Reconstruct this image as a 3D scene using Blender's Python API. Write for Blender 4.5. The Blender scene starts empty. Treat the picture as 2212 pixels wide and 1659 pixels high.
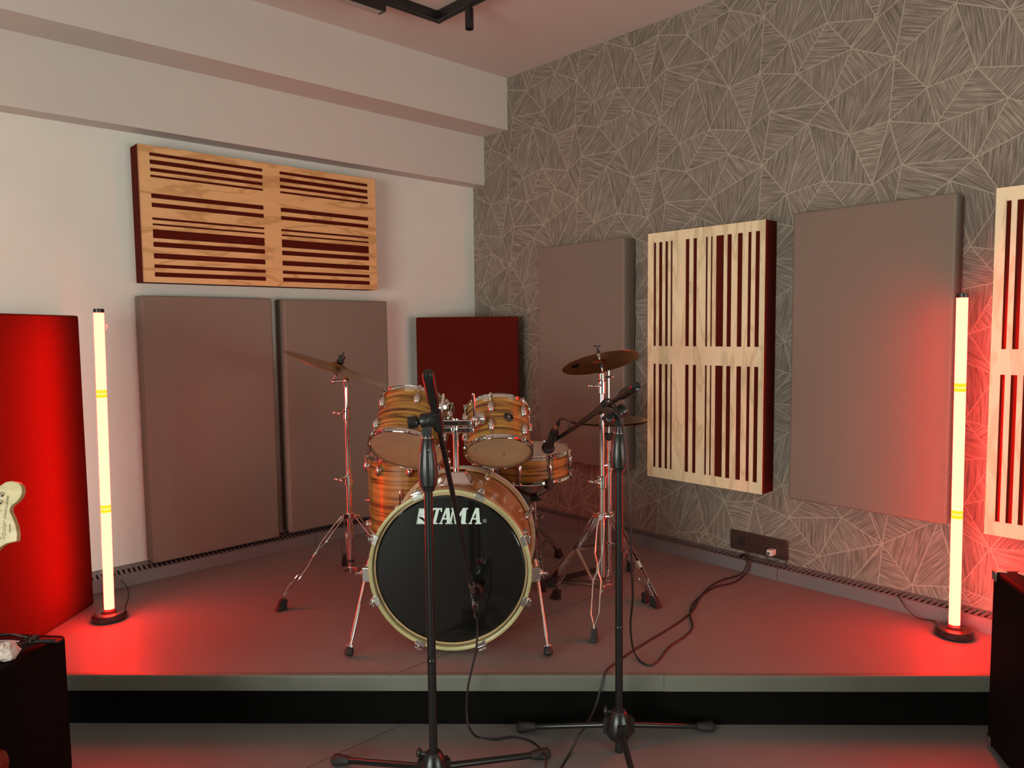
import bpy, bmesh, math, random
import numpy as np
from mathutils import Vector, Matrix

# ------------------------------------------------------------------ camera, world, exposure
C = bpy.context.scene.collection
PI = math.pi
F, PITCH, ROLL, TH = 1593.69, 0.0736151, -0.0111588, 0.81662856
EYE = Vector((0, 0, 1.15))                 # z = 0 is the top of the stage, the room floor is at FZ
FZ = -0.19
_fw = Vector((0, math.cos(PITCH), -math.sin(PITCH)))
_up0 = Vector((0, math.sin(PITCH), math.cos(PITCH)))
_rt0 = Vector((1, 0, 0))
_rt = math.cos(ROLL) * _rt0 + math.sin(ROLL) * _up0
_up = -math.sin(ROLL) * _rt0 + math.cos(ROLL) * _up0
cd = bpy.data.cameras.new('camera')
cd.sensor_width = 36.0
cd.lens = F / 2212 * 36.0
cd.clip_start = 0.02
cam = bpy.data.objects.new('camera', cd)
C.objects.link(cam)
mw = Matrix.Identity(4)
for i in range(3):
    mw[i][0] = _rt[i]; mw[i][1] = _up[i]; mw[i][2] = -_fw[i]; mw[i][3] = EYE[i]
ROT = Matrix.Rotation(TH, 4, 'Z')          # points below are worked out facing the stage; the world's axes follow the walls
R3 = ROT.to_3x3()
cam.matrix_world = ROT @ mw
sc = bpy.context.scene
sc.camera = cam
sc.view_settings.view_transform = 'Standard'
sc.view_settings.look = 'None'
sc.view_settings.exposure = 0.0
sc.view_settings.gamma = 1.0
sc.view_settings.use_curve_mapping = False
sc.cycles.use_denoising = True
sc.cycles.max_bounces = 10
sc.cycles.transparent_max_bounces = 12
sc.cycles.sample_clamp_indirect = 8.0
w = bpy.data.worlds.new('world')
sc.world = w
w.use_nodes = True
w.node_tree.nodes['Background'].inputs[0].default_value = (0.8, 0.85, 0.9, 1)
w.node_tree.nodes['Background'].inputs[1].default_value = 0.02
FILL_GLOW = 14.5                          # fill light from two unseen windows added behind the camera
TUBE_GLOW = (138.0, 1.02, 0.60)
TUBE_JOINT = (120.0, 0.86, 0.03)
TUBE_BACK = (6.0, 0.03, 0.02)

# ------------------------------------------------------------------ places
uL = Vector((math.sin(TH), math.cos(TH), 0))       # along the white wall, towards the corner
uR = Vector((math.cos(TH), -math.sin(TH), 0))      # along the papered wall, away from the corner
UP = Vector((0, 0, 1))
DR, DL = 3.182, 3.738                              # distances of the two walls from the camera
CEIL = 2.69
def ray(x, y): return _fw + (x - 1106) / F * _rt - (y - 829.5) / F * _up
def hit(x, y, n, d): r = ray(x, y); return EYE + r * ((d - n.dot(EYE)) / n.dot(r))
def at(x, y, Y): r = ray(x, y); return EYE + r * (Y / r.y)
def flat(x, y, z=0.0): return hit(x, y, UP, z)
def onR(x, y, th=0.0): return hit(x, y, -uL, -(DR - th))
def onL(x, y, th=0.0): return hit(x, y, uR, -(DL - th))
def PR(s, z, th=0.0): return uR * s + uL * (DR - th) + UP * z      # papered wall: s along, z up, th off the wall
def PL(t, z, th=0.0): return uL * t + uR * (-DL + th) + UP * z     # white wall

# ------------------------------------------------------------------ mesh builder
class MB:
    def __init__(s): s.v = []; s.f = []; s.m = []
    def add(s, vs, fs, mi=0):
        o = len(s.v); s.v += [Vector(q) for q in vs]
        for f in fs: s.f.append([i + o for i in f]); s.m.append(mi)
        return s
    def frame(s, c, X, Y, Z, mi=0):        # box: centre and three half axes
        c, X, Y, Z = Vector(c), Vector(X), Vector(Y), Vector(Z)
        if X.cross(Y).dot(Z) < 0: X = -X
        vs = [c + X * a + Y * b + Z * d for d in (-1, 1) for b in (-1, 1) for a in (-1, 1)]
        return s.add(vs, [(0, 2, 3, 1), (4, 5, 7, 6), (0, 1, 5, 4), (2, 6, 7, 3), (0, 4, 6, 2), (1, 3, 7, 5)], mi)
    def box(s, lo, hi, mi=0):
        lo, hi = Vector(lo), Vector(hi); c = (lo + hi) / 2; h = (hi - lo) / 2
        return s.frame(c, (h.x, 0, 0), (0, h.y, 0), (0, 0, h.z), mi)
    def bar(s, a, b, w, t, side=None, mi=0):   # rectangular bar a->b, w along side, t across
        a, b = Vector(a), Vector(b); d = (b - a)
        side = Vector(side) if side is not None else d.cross(UP)
        side = (side - d * side.dot(d) / d.dot(d)).normalized()
        n = d.cross(side).normalized()
        return s.frame((a + b) / 2, side * w / 2, n * t / 2, d / 2, mi)
    def cyl(s, a, b, r1, r2=None, seg=16, mi=0):
        return s.lathe(a, Vector(b) - Vector(a), [(r1, 0), (r1 if r2 is None else r2, (Vector(b) - Vector(a)).length)], seg, mi)
    def lathe(s, o, ax, prof, seg=24, mi=0, closed=False, caps=True):   # prof: (radius, distance along axis)
        o = Vector(o); ax = Vector(ax).normalized()
        e1 = ax.orthogonal().normalized(); e2 = ax.cross(e1)
        vs = []
        for r, h in prof:
            for k in range(seg):
                a = 2 * PI * k / seg
                vs.append(o + ax * h + (e1 * math.cos(a) + e2 * math.sin(a)) * max(r, 1e-5))
        fs = []; n = len(prof)
        for i in range(n if closed else n - 1):
            j = (i + 1) % n
            for k in range(seg):
                k2 = (k + 1) % seg
                fs.append((i * seg + k, i * seg + k2, j * seg + k2, j * seg + k))
        if not closed and caps:
            fs.append(tuple(reversed(range(seg)))); fs.append(tuple((n - 1) * seg + k for k in range(seg)))
        return s.add(vs, fs, mi)
    def tube(s, pts, r, seg=8, mi=0, closed=False):
        P = [Vector(q) for q in pts]; n = len(P)
        rs = r if isinstance(r, (list, tuple)) else [r] * n
        up = None; vs = []
        for i in range(n):
            if closed: t = (P[(i + 1) % n] - P[i - 1])
            else: t = P[min(i + 1, n - 1)] - P[max(i - 1, 0)]
            t.normalize()
            up = t.orthogonal() if up is None else up - t * up.dot(t)
            up.normalize(); b = t.cross(up)
            for k in range(seg):
                a = 2 * PI * k / seg; vs.append(P[i] + (up * math.cos(a) + b * math.sin(a)) * rs[i])
        fs = []
        for i in range(n if closed else n - 1):
            j = (i + 1) % n
            for k in range(seg):
                k2 = (k + 1) % seg; fs.append((i * seg + k, i * seg + k2, j * seg + k2, j * seg + k))
        if not closed:
            fs.append(tuple(reversed(range(seg)))); fs.append(tuple((n - 1) * seg + k for k in range(seg)))
        return s.add(vs, fs, mi)
    def ball(s, c, r, sx=None, seg=16, rings=10, mi=0):     # sx: optional 3 axis vectors
        c = Vector(c); X, Y, Z = sx if sx else (Vector((r, 0, 0)), Vector((0, r, 0)), Vector((0, 0, r)))
        X, Y, Z = Vector(X), Vector(Y), Vector(Z)
        if X.cross(Y).dot(Z) < 0: X = -X
        vs = [c - Z]
        for i in range(1, rings):
            p = -PI / 2 + PI * i / rings
            for k in range(seg):
                a = 2 * PI * k / seg
                vs.append(c + (X * math.cos(a) + Y * math.sin(a)) * math.cos(p) + Z * math.sin(p))
        vs.append(c + Z); fs = []
        for k in range(seg):
            k2 = (k + 1) % seg
            fs.append((0, 1 + k2, 1 + k)); t = 1 + (rings - 2) * seg; fs.append((t + k, t + k2, len(vs) - 1))
            for i in range(rings - 2):
                q = 1 + i * seg; fs.append((q + k, q + k2, q + seg + k2, q + seg + k))
        return s.add(vs, fs, mi)
    def prism(s, poly, o, X, Y, N, mi=0):      # 2D polygon in plane X,Y at o, extruded along N (vector incl. length)
        o, X, Y, N = Vector(o), Vector(X), Vector(Y), Vector(N)
        a = sum(poly[i][0] * poly[(i + 1) % len(poly)][1] - poly[(i + 1) % len(poly)][0] * poly[i][1] for i in range(len(poly)))
        if (a < 0) != (X.cross(Y).dot(N) < 0): poly = poly[::-1]
        n = len(poly)
        vs = [o + X * p[0] + Y * p[1] for p in poly] + [o + X * p[0] + Y * p[1] + N for p in poly]
        fs = [tuple(reversed(range(n))), tuple(range(n, 2 * n))] + [(i, (i + 1) % n, n + (i + 1) % n, n + i) for i in range(n)]
        return s.add(vs, fs, mi)

def world_loc(o):
    L = Vector((0, 0, 0))
    while o is not None: L += o.location; o = o.parent
    return L
def build(name, mb, mats, parent=None, origin=None, sharp=35, bevel=0, smooth=True):
    L = world_loc(parent) if parent else Vector((0, 0, 0))
    org = R3 @ Vector(origin) if origin is not None else L
    me = bpy.data.meshes.new(name)
    me.from_pydata([tuple(R3 @ v - org) for v in mb.v], [], mb.f)
    for m in (mats if isinstance(mats, (list, tuple)) else [mats]): me.materials.append(m)
    me.polygons.foreach_set('material_index', mb.m)
    me.polygons.foreach_set('use_smooth', [smooth] * len(mb.f))
    me.update()
    if smooth: me.set_sharp_from_angle(angle=math.radians(sharp))
    o = bpy.data.objects.new(name, me); C.objects.link(o)
    o.location = org - L
    if parent: o.parent = parent
    if bevel:
        b = o.modifiers.new('bevel', 'BEVEL'); b.width = bevel; b.segments = 3; b.limit_method = 'ANGLE'; b.angle_limit = math.radians(40)
    return o
def tag(o, label=None, cat=None, group=None, kind=None):
    if label: o['label'] = label
    if cat: o['category'] = cat
    if group: o['group'] = group
    if kind: o['kind'] = kind
    return o
def thing(name, label, cat, loc=(0, 0, 0), group=None):
    o = bpy.data.objects.new(name, None); C.objects.link(o); o.location = R3 @ Vector(loc)
    o.empty_display_size = 0.05
    return tag(o, label, cat, group)
def struct(name, mb, mats, **k): return tag(build(name, mb, mats, **k), kind='structure')

# ------------------------------------------------------------------ materials
def mat(name, col, rough=0.6, metal=0.0, **k):
    m = bpy.data.materials.new(name); m.use_nodes = True
    b = m.node_tree.nodes['Principled BSDF']
    b.inputs['Base Color'].default_value = (*col, 1); b.inputs['Roughness'].default_value = rough
    b.inputs['Metallic'].default_value = metal
    for a, v in k.items(): b.inputs[a.replace('_', ' ')].default_value = v
    return m
def N(m, t, **k):
    n = m.node_tree.nodes.new(t)
    for a, v in k.items(): setattr(n, a, v)
    return n
def noisy(m, a, b, scale=(8, 8, 8), detail=4, rough=0.6, bump=0.0, coord='Object', lo=0.35, hi=0.65, dist=0.0):
    """base colour varies between a and b by stretched noise; optional bump"""
    t = m.node_tree; L = t.links.new; bs = t.nodes['Principled BSDF']
    tc = N(m, 'ShaderNodeTexCoord'); mp = N(m, 'ShaderNodeMapping'); mp.inputs['Scale'].default_value = scale
    nz = N(m, 'ShaderNodeTexNoise'); nz.inputs['Scale'].default_value = 1.0; nz.inputs['Detail'].default_value = detail
    nz.inputs['Roughness'].default_value = rough; nz.inputs['Distortion'].default_value = dist
    cr = N(m, 'ShaderNodeValToRGB')
    cr.color_ramp.elements[0].position = lo; cr.color_ramp.elements[0].color = (*a, 1)
    cr.color_ramp.elements[1].position = hi; cr.color_ramp.elements[1].color = (*b, 1)
    L(tc.outputs[coord], mp.inputs['Vector']); L(mp.outputs[0], nz.inputs['Vector']); L(nz.outputs['Fac'], cr.inputs[0])
    L(cr.outputs[0], bs.inputs['Base Color'])
    if bump:
        bp = N(m, 'ShaderNodeBump'); bp.inputs['Strength'].default_value = bump; bp.inputs['Distance'].default_value = 0.002
        L(nz.outputs['Fac'], bp.inputs['Height']); L(bp.outputs[0], bs.inputs['Normal'])
    return m
def sc3(c, k): return tuple(x * k for x in c)

M_wall = noisy(mat('white_wall_paint', (.74, .73, .68), .85), (.70, .69, .64), (.75, .74, .69), (1.5, 1.5, 1.5), 3)
M_ceil = mat('ceiling_and_dimmed_soffit_paint', (.58, .55, .51), .9)
M_floor = noisy(mat('grey_vinyl_floor', (.2, .19, .18), .58), (.17, .155, .15), (.20, .185, .18), (1.2, 1.2, 1.2), 6, coord='Object')
M_lip = noisy(mat('grey_edge_strip', (.12, .125, .10), .5), (.105, .11, .088), (.135, .14, .115), (3, 3, 3), 5)
M_black = mat('black_fascia', (.004, .0035, .003), .8, Specular_IOR_Level=.05)
M_duct = mat('grey_duct_plastic', (.165, .155, .16), .45)
M_dark = mat('dark_gap', (.012, .008, .007), .8)
M_taupe = noisy(mat('taupe_fabric', (.25, .195, .155), .95), (.205, .158, .128), (.225, .172, .14), (300, 300, 300), 2, bump=.25)
M_maroon = noisy(mat('maroon_felt', (.09, .012, .006), 1.0, Specular_IOR_Level=0.1), (.082, .0085, .0045), (.094, .011, .006), (150, 150, 150), 2)
M_chrome = mat('chrome', (.72, .72, .70), .07, 1.0)
M_steel = mat('dull_chrome', (.62, .61, .58), .22, 1.0)
M_blk = mat('black_plastic', (.012, .012, .012), .3)
M_blkm = mat('black_enamelled_tube', (.010, .010, .010), .2)
M_rub = mat('black_rubber', (.014, .012, .011), .65)
M_cable = mat('black_cable', (.012, .010, .010), .5)
M_hoopwood = noisy(mat('maple_hoop', (.55, .5, .27), .3), (.38, .34, .16), (.48, .43, .22), (6, 6, 6), 5)
M_bhead = mat('glossy_black_drum_head', (.006, .006, .005), .08)
M_logo = mat('pale_logo_print', (.62, .72, .68), .4)
M_head = mat('coated_white_head', (.62, .58, .50), .5)
M_brass = noisy(mat('bronze_cymbal', (.42, .26, .11), .3, 1.0), (.30, .16, .06), (.40, .23, .095), (30, 30, 30), 3)
M_ink = mat('black_ink', (.003, .002, .002), .7, Specular_IOR_Level=.05)
M_cabinet = noisy(mat('black_amp_tolex', (.012, .006, .005), .7, Specular_IOR_Level=.05), (.005, .0022, .002), (.009, .004, .0035), (200, 200, 200), 3, bump=.4)
M_outlet = mat('brown_outlet_plate', (.045, .022, .016), .4)
M_white = mat('white_plastic', (.75, .72, .68), .35)
M_cream = mat('cream_plastic', (.6, .55, .4), .35)
M_sunb = mat('dark_red_lacquer', (.12, .015, .008), .15)

def clear_head():
    m = mat('clear_resonant_head', (.75, .6, .42), .12)
    t = m.node_tree; out = t.nodes['Material Output']; b = t.nodes['Principled BSDF']
    tr = N(m, 'ShaderNodeBsdfTransparent'); tr.inputs[0].default_value = (.93, .86, .76, 1)
    mx = N(m, 'ShaderNodeMixShader'); mx.inputs[0].default_value = .22
    t.links.new(tr.outputs[0], mx.inputs[1]); t.links.new(b.outputs[0], mx.inputs[2]); t.links.new(mx.outputs[0], out.inputs['Surface'])
    return m
M_clear = clear_head()

def drum_wrap():
    """zebra-grain wrap: dark wavy streaks running round the shell; UV = (turn, height)"""
    m = mat('zebra_grain_wrap', (.5, .3, .1), .3); t = m.node_tree; L = t.links.new; bs = t.nodes['Principled BSDF']
    uv = N(m, 'ShaderNodeUVMap'); uv.uv_map = 'wrap'
    mp = N(m, 'ShaderNodeMapping'); mp.inputs['Scale'].default_value = (3.2, 62, 1)
    nz = N(m, 'ShaderNodeTexNoise'); nz.inputs['Scale'].default_value = 1; nz.inputs['Detail'].default_value = 5; nz.inputs['Roughness'].default_value = .62; nz.inputs['Distortion'].default_value = .6
    cr = N(m, 'ShaderNodeValToRGB'); e = cr.color_ramp.elements
    e[0].position = .36; e[0].color = (.055, .018, .004, 1); e[1].position = .5; e[1].color = (.30, .145, .030, 1)
    x = e.new(.68); x.color = (.46, .25, .065, 1)
    L(uv.outputs[0], mp.inputs['Vector']); L(mp.outputs[0], nz.inputs['Vector']); L(nz.outputs['Fac'], cr.inputs[0]); L(cr.outputs[0], bs.inputs['Base Color'])
    bs.inputs['Coat Weight'].default_value = .12
    return m
M_wrap = drum_wrap()

def birch(name, c0, c1):
    """pale plywood: long grain with wavy figure, UV = metres on the board"""
    m = mat(name, c1, .34); t = m.node_tree; L = t.links.new; bs = t.nodes['Principled BSDF']
    uv = N(m, 'ShaderNodeUVMap'); uv.uv_map = 'board'
    mp = N(m, 'ShaderNodeMapping'); mp.inputs['Scale'].default_value = (2.2, 9, 1)
    nz = N(m, 'ShaderNodeTexNoise'); nz.inputs['Scale'].default_value = 1.2; nz.inputs['Detail'].default_value = 3; nz.inputs['Distortion'].default_value = .4
    mul = N(m, 'ShaderNodeMath', operation='MULTIPLY'); mul.inputs[1].default_value = 26
    sn = N(m, 'ShaderNodeMath', operation='SINE')
    cr = N(m, 'ShaderNodeValToRGB'); e = cr.color_ramp.elements
    e[0].position = .0; e[0].color = (*c0, 1); e[1].position = .35; e[1].color = (*c1, 1)
    mr = N(m, 'ShaderNodeMapRange'); mr.inputs['From Min'].default_value = -1
    n2 = N(m, 'ShaderNodeTexNoise'); n2.inputs['Scale'].default_value = 3; n2.inputs['Detail'].default_value = 6
    mix = N(m, 'ShaderNodeMixRGB', blend_type='MULTIPLY'); mix.inputs[0].default_value = .35
    c2 = N(m, 'ShaderNodeValToRGB'); c2.color_ramp.elements[0].position = .3; c2.color_ramp.elements[0].color = (.7, .7, .7, 1); c2.color_ramp.elements[1].position = .7
    L(uv.outputs[0], mp.inputs['Vector']); L(mp.outputs[0], nz.inputs['Vector']); L(nz.outputs['Fac'], mul.inputs[0]); L(mul.outputs[0], sn.inputs[0])
    L(sn.outputs[0], mr.inputs[0]); L(mr.outputs[0], cr.inputs[0]); L(mp.outputs[0], n2.inputs['Vector']); L(n2.outputs['Fac'], c2.inputs[0])
    L(cr.outputs[0], mix.inputs[1]); L(c2.outputs[0], mix.inputs[2]); L(mix.outputs[0], bs.inputs['Base Color'])
    return m
M_birch = birch('pale_birch_with_sheen_tint', (.76, .62, .38), (.92, .78, .52))  # paler wood tone, with the sheen of these boards put into the colour
M_honey = birch('honey_birch_plywood', (.60, .32, .12), (.78, .45, .20))

def wallpaper():
    """printed facets: wood-grain streaks at a different slant in every facet, pale lines on the facet edges"""
    m = mat('faceted_wallpaper', (.35, .3, .25), .7); t = m.node_tree; L = t.links.new; bs = t.nodes['Principled BSDF']
    uv = N(m, 'ShaderNodeUVMap'); uv.uv_map = 'grain'
    mp = N(m, 'ShaderNodeMapping'); mp.inputs['Scale'].default_value = (8, 150, 1)
    nz = N(m, 'ShaderNodeTexNoise'); nz.inputs['Scale'].default_value = 1; nz.inputs['Detail'].default_value = 6; nz.inputs['Roughness'].default_value = .68; nz.inputs['Distortion'].default_value = .35
    cr = N(m, 'ShaderNodeValToRGB'); e = cr.color_ramp.elements
    e[0].position = .34; e[0].color = (.115, .093, .074, 1); e[1].position = .66; e[1].color = (.40, .345, .285, 1)
    e2 = e.new(.5); e2.color = (.235, .198, .160, 1)
    at_ = N(m, 'ShaderNodeAttribute'); at_.attribute_name = 'tone'
    mul = N(m, 'ShaderNodeMixRGB', blend_type='MULTIPLY'); mul.inputs[0].default_value = 1
    ed = N(m, 'ShaderNodeAttribute'); ed.attribute_name = 'edges'
    sp = N(m, 'ShaderNodeSeparateXYZ'); m1 = N(m, 'ShaderNodeMath', operation='MINIMUM'); m2 = N(m, 'ShaderNodeMath', operation='MINIMUM')
    lt = N(m, 'ShaderNodeMapRange'); lt.inputs['From Min'].default_value = .0012; lt.inputs['From Max'].default_value = .0026; lt.inputs['To Min'].default_value = 1; lt.inputs['To Max'].default_value = 0
    mix = N(m, 'ShaderNodeMixRGB'); mix.inputs[2].default_value = (.42, .37, .30, 1)
    L(uv.outputs[0], mp.inputs['Vector']); L(mp.outputs[0], nz.inputs['Vector']); L(nz.outputs['Fac'], cr.inputs[0])
    L(cr.outputs[0], mul.inputs[1]); L(at_.outputs['Color'], mul.inputs[2])
    L(ed.outputs['Vector'], sp.inputs[0]); L(sp.outputs[0], m1.inputs[0]); L(sp.outputs[1], m1.inputs[1]); L(m1.outputs[0], m2.inputs[0]); L(sp.outputs[2], m2.inputs[1])
    L(m2.outputs[0], lt.inputs[0]); L(lt.outputs[0], mix.inputs[0]); L(mul.outputs[0], mix.inputs[1]); L(mix.outputs[0], bs.inputs['Base Color'])
    return m
M_paper = wallpaper()

def emit(name, col, strength=1.0):
    m = bpy.data.materials.new(name); m.use_nodes = True; t = m.node_tree; t.nodes.clear()
    o = t.nodes.new('ShaderNodeOutputMaterial'); e = t.nodes.new('ShaderNodeEmission')
    e.inputs[0].default_value = (*col, 1); e.inputs[1].default_value = strength; t.links.new(e.outputs[0], o.inputs[0]); return m
M_tube = emit('red_led_diffuser', tuple(c / TUBE_GLOW[0] for c in TUBE_GLOW), TUBE_GLOW[0])
M_joint = emit('red_led_diffuser_joint', tuple(c / TUBE_JOINT[0] for c in TUBE_JOINT), TUBE_JOINT[0])
M_tback = emit('red_led_diffuser_back', tuple(c / TUBE_BACK[0] for c in TUBE_BACK), TUBE_BACK[0])
M_fill = emit('fill_pane', (.93, 1.0, .88), FILL_GLOW)  # glowing pane of an unseen window, added as soft fill
M_fill2 = emit('fill_pane_side', (.93, 1.0, .88), FILL_GLOW * .58)
M_back = noisy(mat('charcoal_wall', (.06, .06, .06), .9), (.05, .05, .05), (.07, .068, .065), (2, 2, 2), 3)

# ------------------------------------------------------------------ room
S1, T1 = 3.3, -3.2                        # far ends of the papered and the white wall, behind the camera
def quad_box(mb, a, b, c, d, n, mi=0):    # slab with inner face a,b,c,d and thickness vector n
    vs = [a, b, c, d] + [q + n for q in (a, b, c, d)]
    return mb.add(vs, [(0, 1, 2, 3), (7, 6, 5, 4), (0, 4, 5, 1), (1, 5, 6, 2), (2, 6, 7, 3), (3, 7, 4, 0)], mi)
def st(s, t, z): return uR * s + uL * t + UP * z
mb = MB(); quad_box(mb, st(-DL, T1, FZ), st(S1, T1, FZ), st(S1, DR, FZ), st(-DL, DR, FZ), -UP * .1); struct('floor', mb, M_floor)
mb = MB(); quad_box(mb, st(-DL, T1, CEIL), st(-DL, DR, CEIL), st(S1, DR, CEIL), st(S1, T1, CEIL), UP * .1); struct('ceiling', mb, M_ceil)
mb = MB(); quad_box(mb, st(-DL, T1, FZ), st(-DL, DR, FZ), st(-DL, DR, CEIL), st(-DL, T1, CEIL), -uR * .1); struct('wall_left', mb, M_wall)
def wall_with_window(name, o, X, n, W_, wx0, wx1, wz0, wz1):
    """wall from o along X (unit) of width W_, inner face towards -n, with an opening for one added window; plus frame and bright pane"""
    mb = MB()
    for x0, x1, z0, z1 in ((0, wx0, FZ, CEIL), (wx1, W_, FZ, CEIL), (wx0, wx1, FZ, wz0), (wx0, wx1, wz1, CEIL)):
        c = o + X * (x0 + x1) / 2 + UP * (z0 + z1) / 2 + n * .05
        mb.frame(c, X * (x1 - x0) / 2, n * .05, UP * (z1 - z0) / 2)
    struct(name, mb, M_back, smooth=False)
o1 = st(-DL, T1, 0); o1.z = 0
wall_with_window('wall_back', o1, uR, -uL, S1 + DL, 2.0, 4.6, .15, 1.65)
o2 = st(S1, T1, 0); o2.z = 0
wall_with_window('wall_side', o2, uL, uR, DR - T1, 3.7, 6.1, .05, 1.45)
def window(name, o, X, n, x0, x1, z0, z1, pane=None):
    fr = MB(); w_ = .05
    for a, b, c, d in ((x0, x1, z0, z0 + w_), (x0, x1, z1 - w_, z1), (x0, x0 + w_, z0, z1), (x1 - w_, x1, z0, z1), ((x0 + x1) / 2 - w_ / 2, (x0 + x1) / 2 + w_ / 2, z0, z1)):
        fr.frame(o + X * (a + b) / 2 + UP * (c + d) / 2 + n * .05, X * (b - a) / 2, n * .03, UP * (d - c) / 2)
    f = struct(name, fr, M_white, smooth=False)
    p = MB(); c = o + X * (x0 + x1) / 2 + UP * (z0 + z1) / 2 + n * .06
    p.frame(c, X * ((x1 - x0) / 2 - .02), n * .004, UP * ((z1 - z0) / 2 - .02))
    build('fill_window_pane', p, pane or M_fill, f, smooth=False)
window('fill_window_1', o1, uR, -uL, 2.0, 4.6, .15, 1.65)  # unseen windows added for fill, placed and sized by their effect
window('fill_window_2', o2, uL, uR, 3.7, 6.1, .05, 1.45, M_fill2)

# papered wall: facets of the printed pattern traced as one repeating tile
V1, V2 = np.array((.561, .328)), np.array((0., .656))
O0 = np.array((-1.708, 1.882))
TV = dict(D=(0, 0), I=(.120, -.146), J=(-.016, -.243), H=(-.174, -.267), K=(.157, -.290), M=(.295, .216), N=(.211, .143), L=(.036, .232), P=(.287, -.112), Q=(-.074, .171), V=(-.169, .081))
TE = 'DJ DI DV DQ DL DN DM DH IJ IK IP IN JK JH JL JQ KP KM KL KV HN HM HP HQ ML MN MV NP NL LQ PQ PV QV'.split()
def paper_tris():
    cls = list(TV); pos = {c: np.array(TV[c]) for c in cls}
    nb = {c: [] for c in cls}
    for a, b in TE:
        best = min(((i, j) for i in range(-3, 4) for j in range(-4, 5)), key=lambda q: np.hypot(*(pos[b] + q[0] * V1 + q[1] * V2 - pos[a])))
        nb[a].append((b, best)); nb[b].append((a, (-best[0], -best[1])))
    tris = set()
    for c in cls:
        ang = []
        for d, (i, j) in nb[c]:
            q = pos[d] + i * V1 + j * V2 - pos[c]; ang.append((math.atan2(q[1], q[0]), d, i, j))
        ang.sort()
        for k in range(len(ang)):
            A, B = ang[k], ang[(k + 1) % len(ang)]
            tri = [(c, 0, 0), A[1:], B[1:]]
            m = min(tri); tri = sorted((x, i - m[1], j - m[2]) for x, i, j in tri)
            tris.add(tuple(tri))
    return sorted(tris), pos
TRIS, TPOS = paper_tris()

bm = bmesh.new(); uvl = bm.loops.layers.uv.new('grain'); tone = bm.loops.layers.float_color.new('tone'); edg = bm.loops.layers.float_vector.new('edges')
rnd = random.Random(7)
DIRS = dict(DJI=-8, NID=78, NIP=50, NPH=-80, HPQ=88, HJQ=-3, JLQ=60, JKL=35, KML=35, LMN=-12, LND=-20, LQD=-65, MNH=-35, MHD=85, HJD=55, MDV=-55, MVK=88, KVP=-14, KIP=-66, JIK=84, PQV=45, QDV=38)
DIRS = {frozenset(k): v for k, v in DIRS.items()}
spec = {t: (rnd.uniform(-1, 1), rnd.uniform(.90, 1.10), math.radians(DIRS[frozenset(q[0] for q in t)])) for t in TRIS}
vc = {}
def pv(c, i, j):
    k = (c, i, j)
    if k not in vc:
        q = O0 + TPOS[c] + i * V1 + j * V2; vc[k] = (bm.verts.new(R3 @ PR(q[0], q[1])), q)
    return vc[k]
for i in range(-5, 12):
    for j in range(-14, 12):
        for t in TRIS:
            vq = [pv(c, a + i, b + j) for c, a, b in t]; qs = [q for _, q in vq]
            cx = sum(q[0] for q in qs) / 3; cz = sum(q[1] for q in qs) / 3
            if not (-DL - .4 < cx < S1 + .4 and FZ - .4 < cz < CEIL + .4): continue
            ar = (qs[1][0] - qs[0][0]) * (qs[2][1] - qs[0][1]) - (qs[2][0] - qs[0][0]) * (qs[1][1] - qs[0][1])
            if ar < 0: vq = [vq[0], vq[2], vq[1]]; qs = [q for _, q in vq]
            try: f = bm.faces.new([v for v, _ in vq])
            except ValueError: continue
            u, tn, an = spec[t]
            ca, sa = math.cos(an), math.sin(an)
            H_ = [abs(ar) / np.hypot(*(qs[(n + 1) % 3] - qs[(n + 2) % 3])) for n in range(3)]
            for n, lp in enumerate(f.loops):
                q = qs[n]; lp[uvl].uv = (q[0] * ca + q[1] * sa + u * 7, -q[0] * sa + q[1] * ca + u * 5)
                lp[tone] = (tn, tn, tn, 1)
                e = [0, 0, 0]; e[n] = H_[n]; lp[edg] = e
for co, no in ((PR(-DL, 0), -uR), (PR(S1, 0), uR), (UP * FZ, -UP), (UP * CEIL, UP)):
    bmesh.ops.bisect_plane(bm, geom=bm.verts[:] + bm.edges[:] + bm.faces[:], plane_co=R3 @ co, plane_no=R3 @ no, clear_outer=True)
me = bpy.data.meshes.new('wall_right'); bm.to_mesh(me); bm.free(); me.materials.append(M_paper)
wr = bpy.data.objects.new('wall_right', me); C.objects.link(wr); tag(wr, kind='structure')
# solid backing behind the paper
so = wr.modifiers.new('thickness', 'SOLIDIFY'); so.thickness = .1; so.offset = -1

# soffits above the white wall
def soffit(name, z0, z1, out):
    mb = MB(); quad_box(mb, st(-DL, T1, z0), st(-DL + out, T1, z0), st(-DL + out, DR, z0), st(-DL, DR, z0), UP * (z1 - z0)); struct(name, mb, M_ceil, smooth=False)  # darker ceiling tone on the soffits: dim upper light put into their colour
soffit('trim_1', 2.378, CEIL, .336)
soffit('trim_2', 2.076, 2.378, .113)

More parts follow.
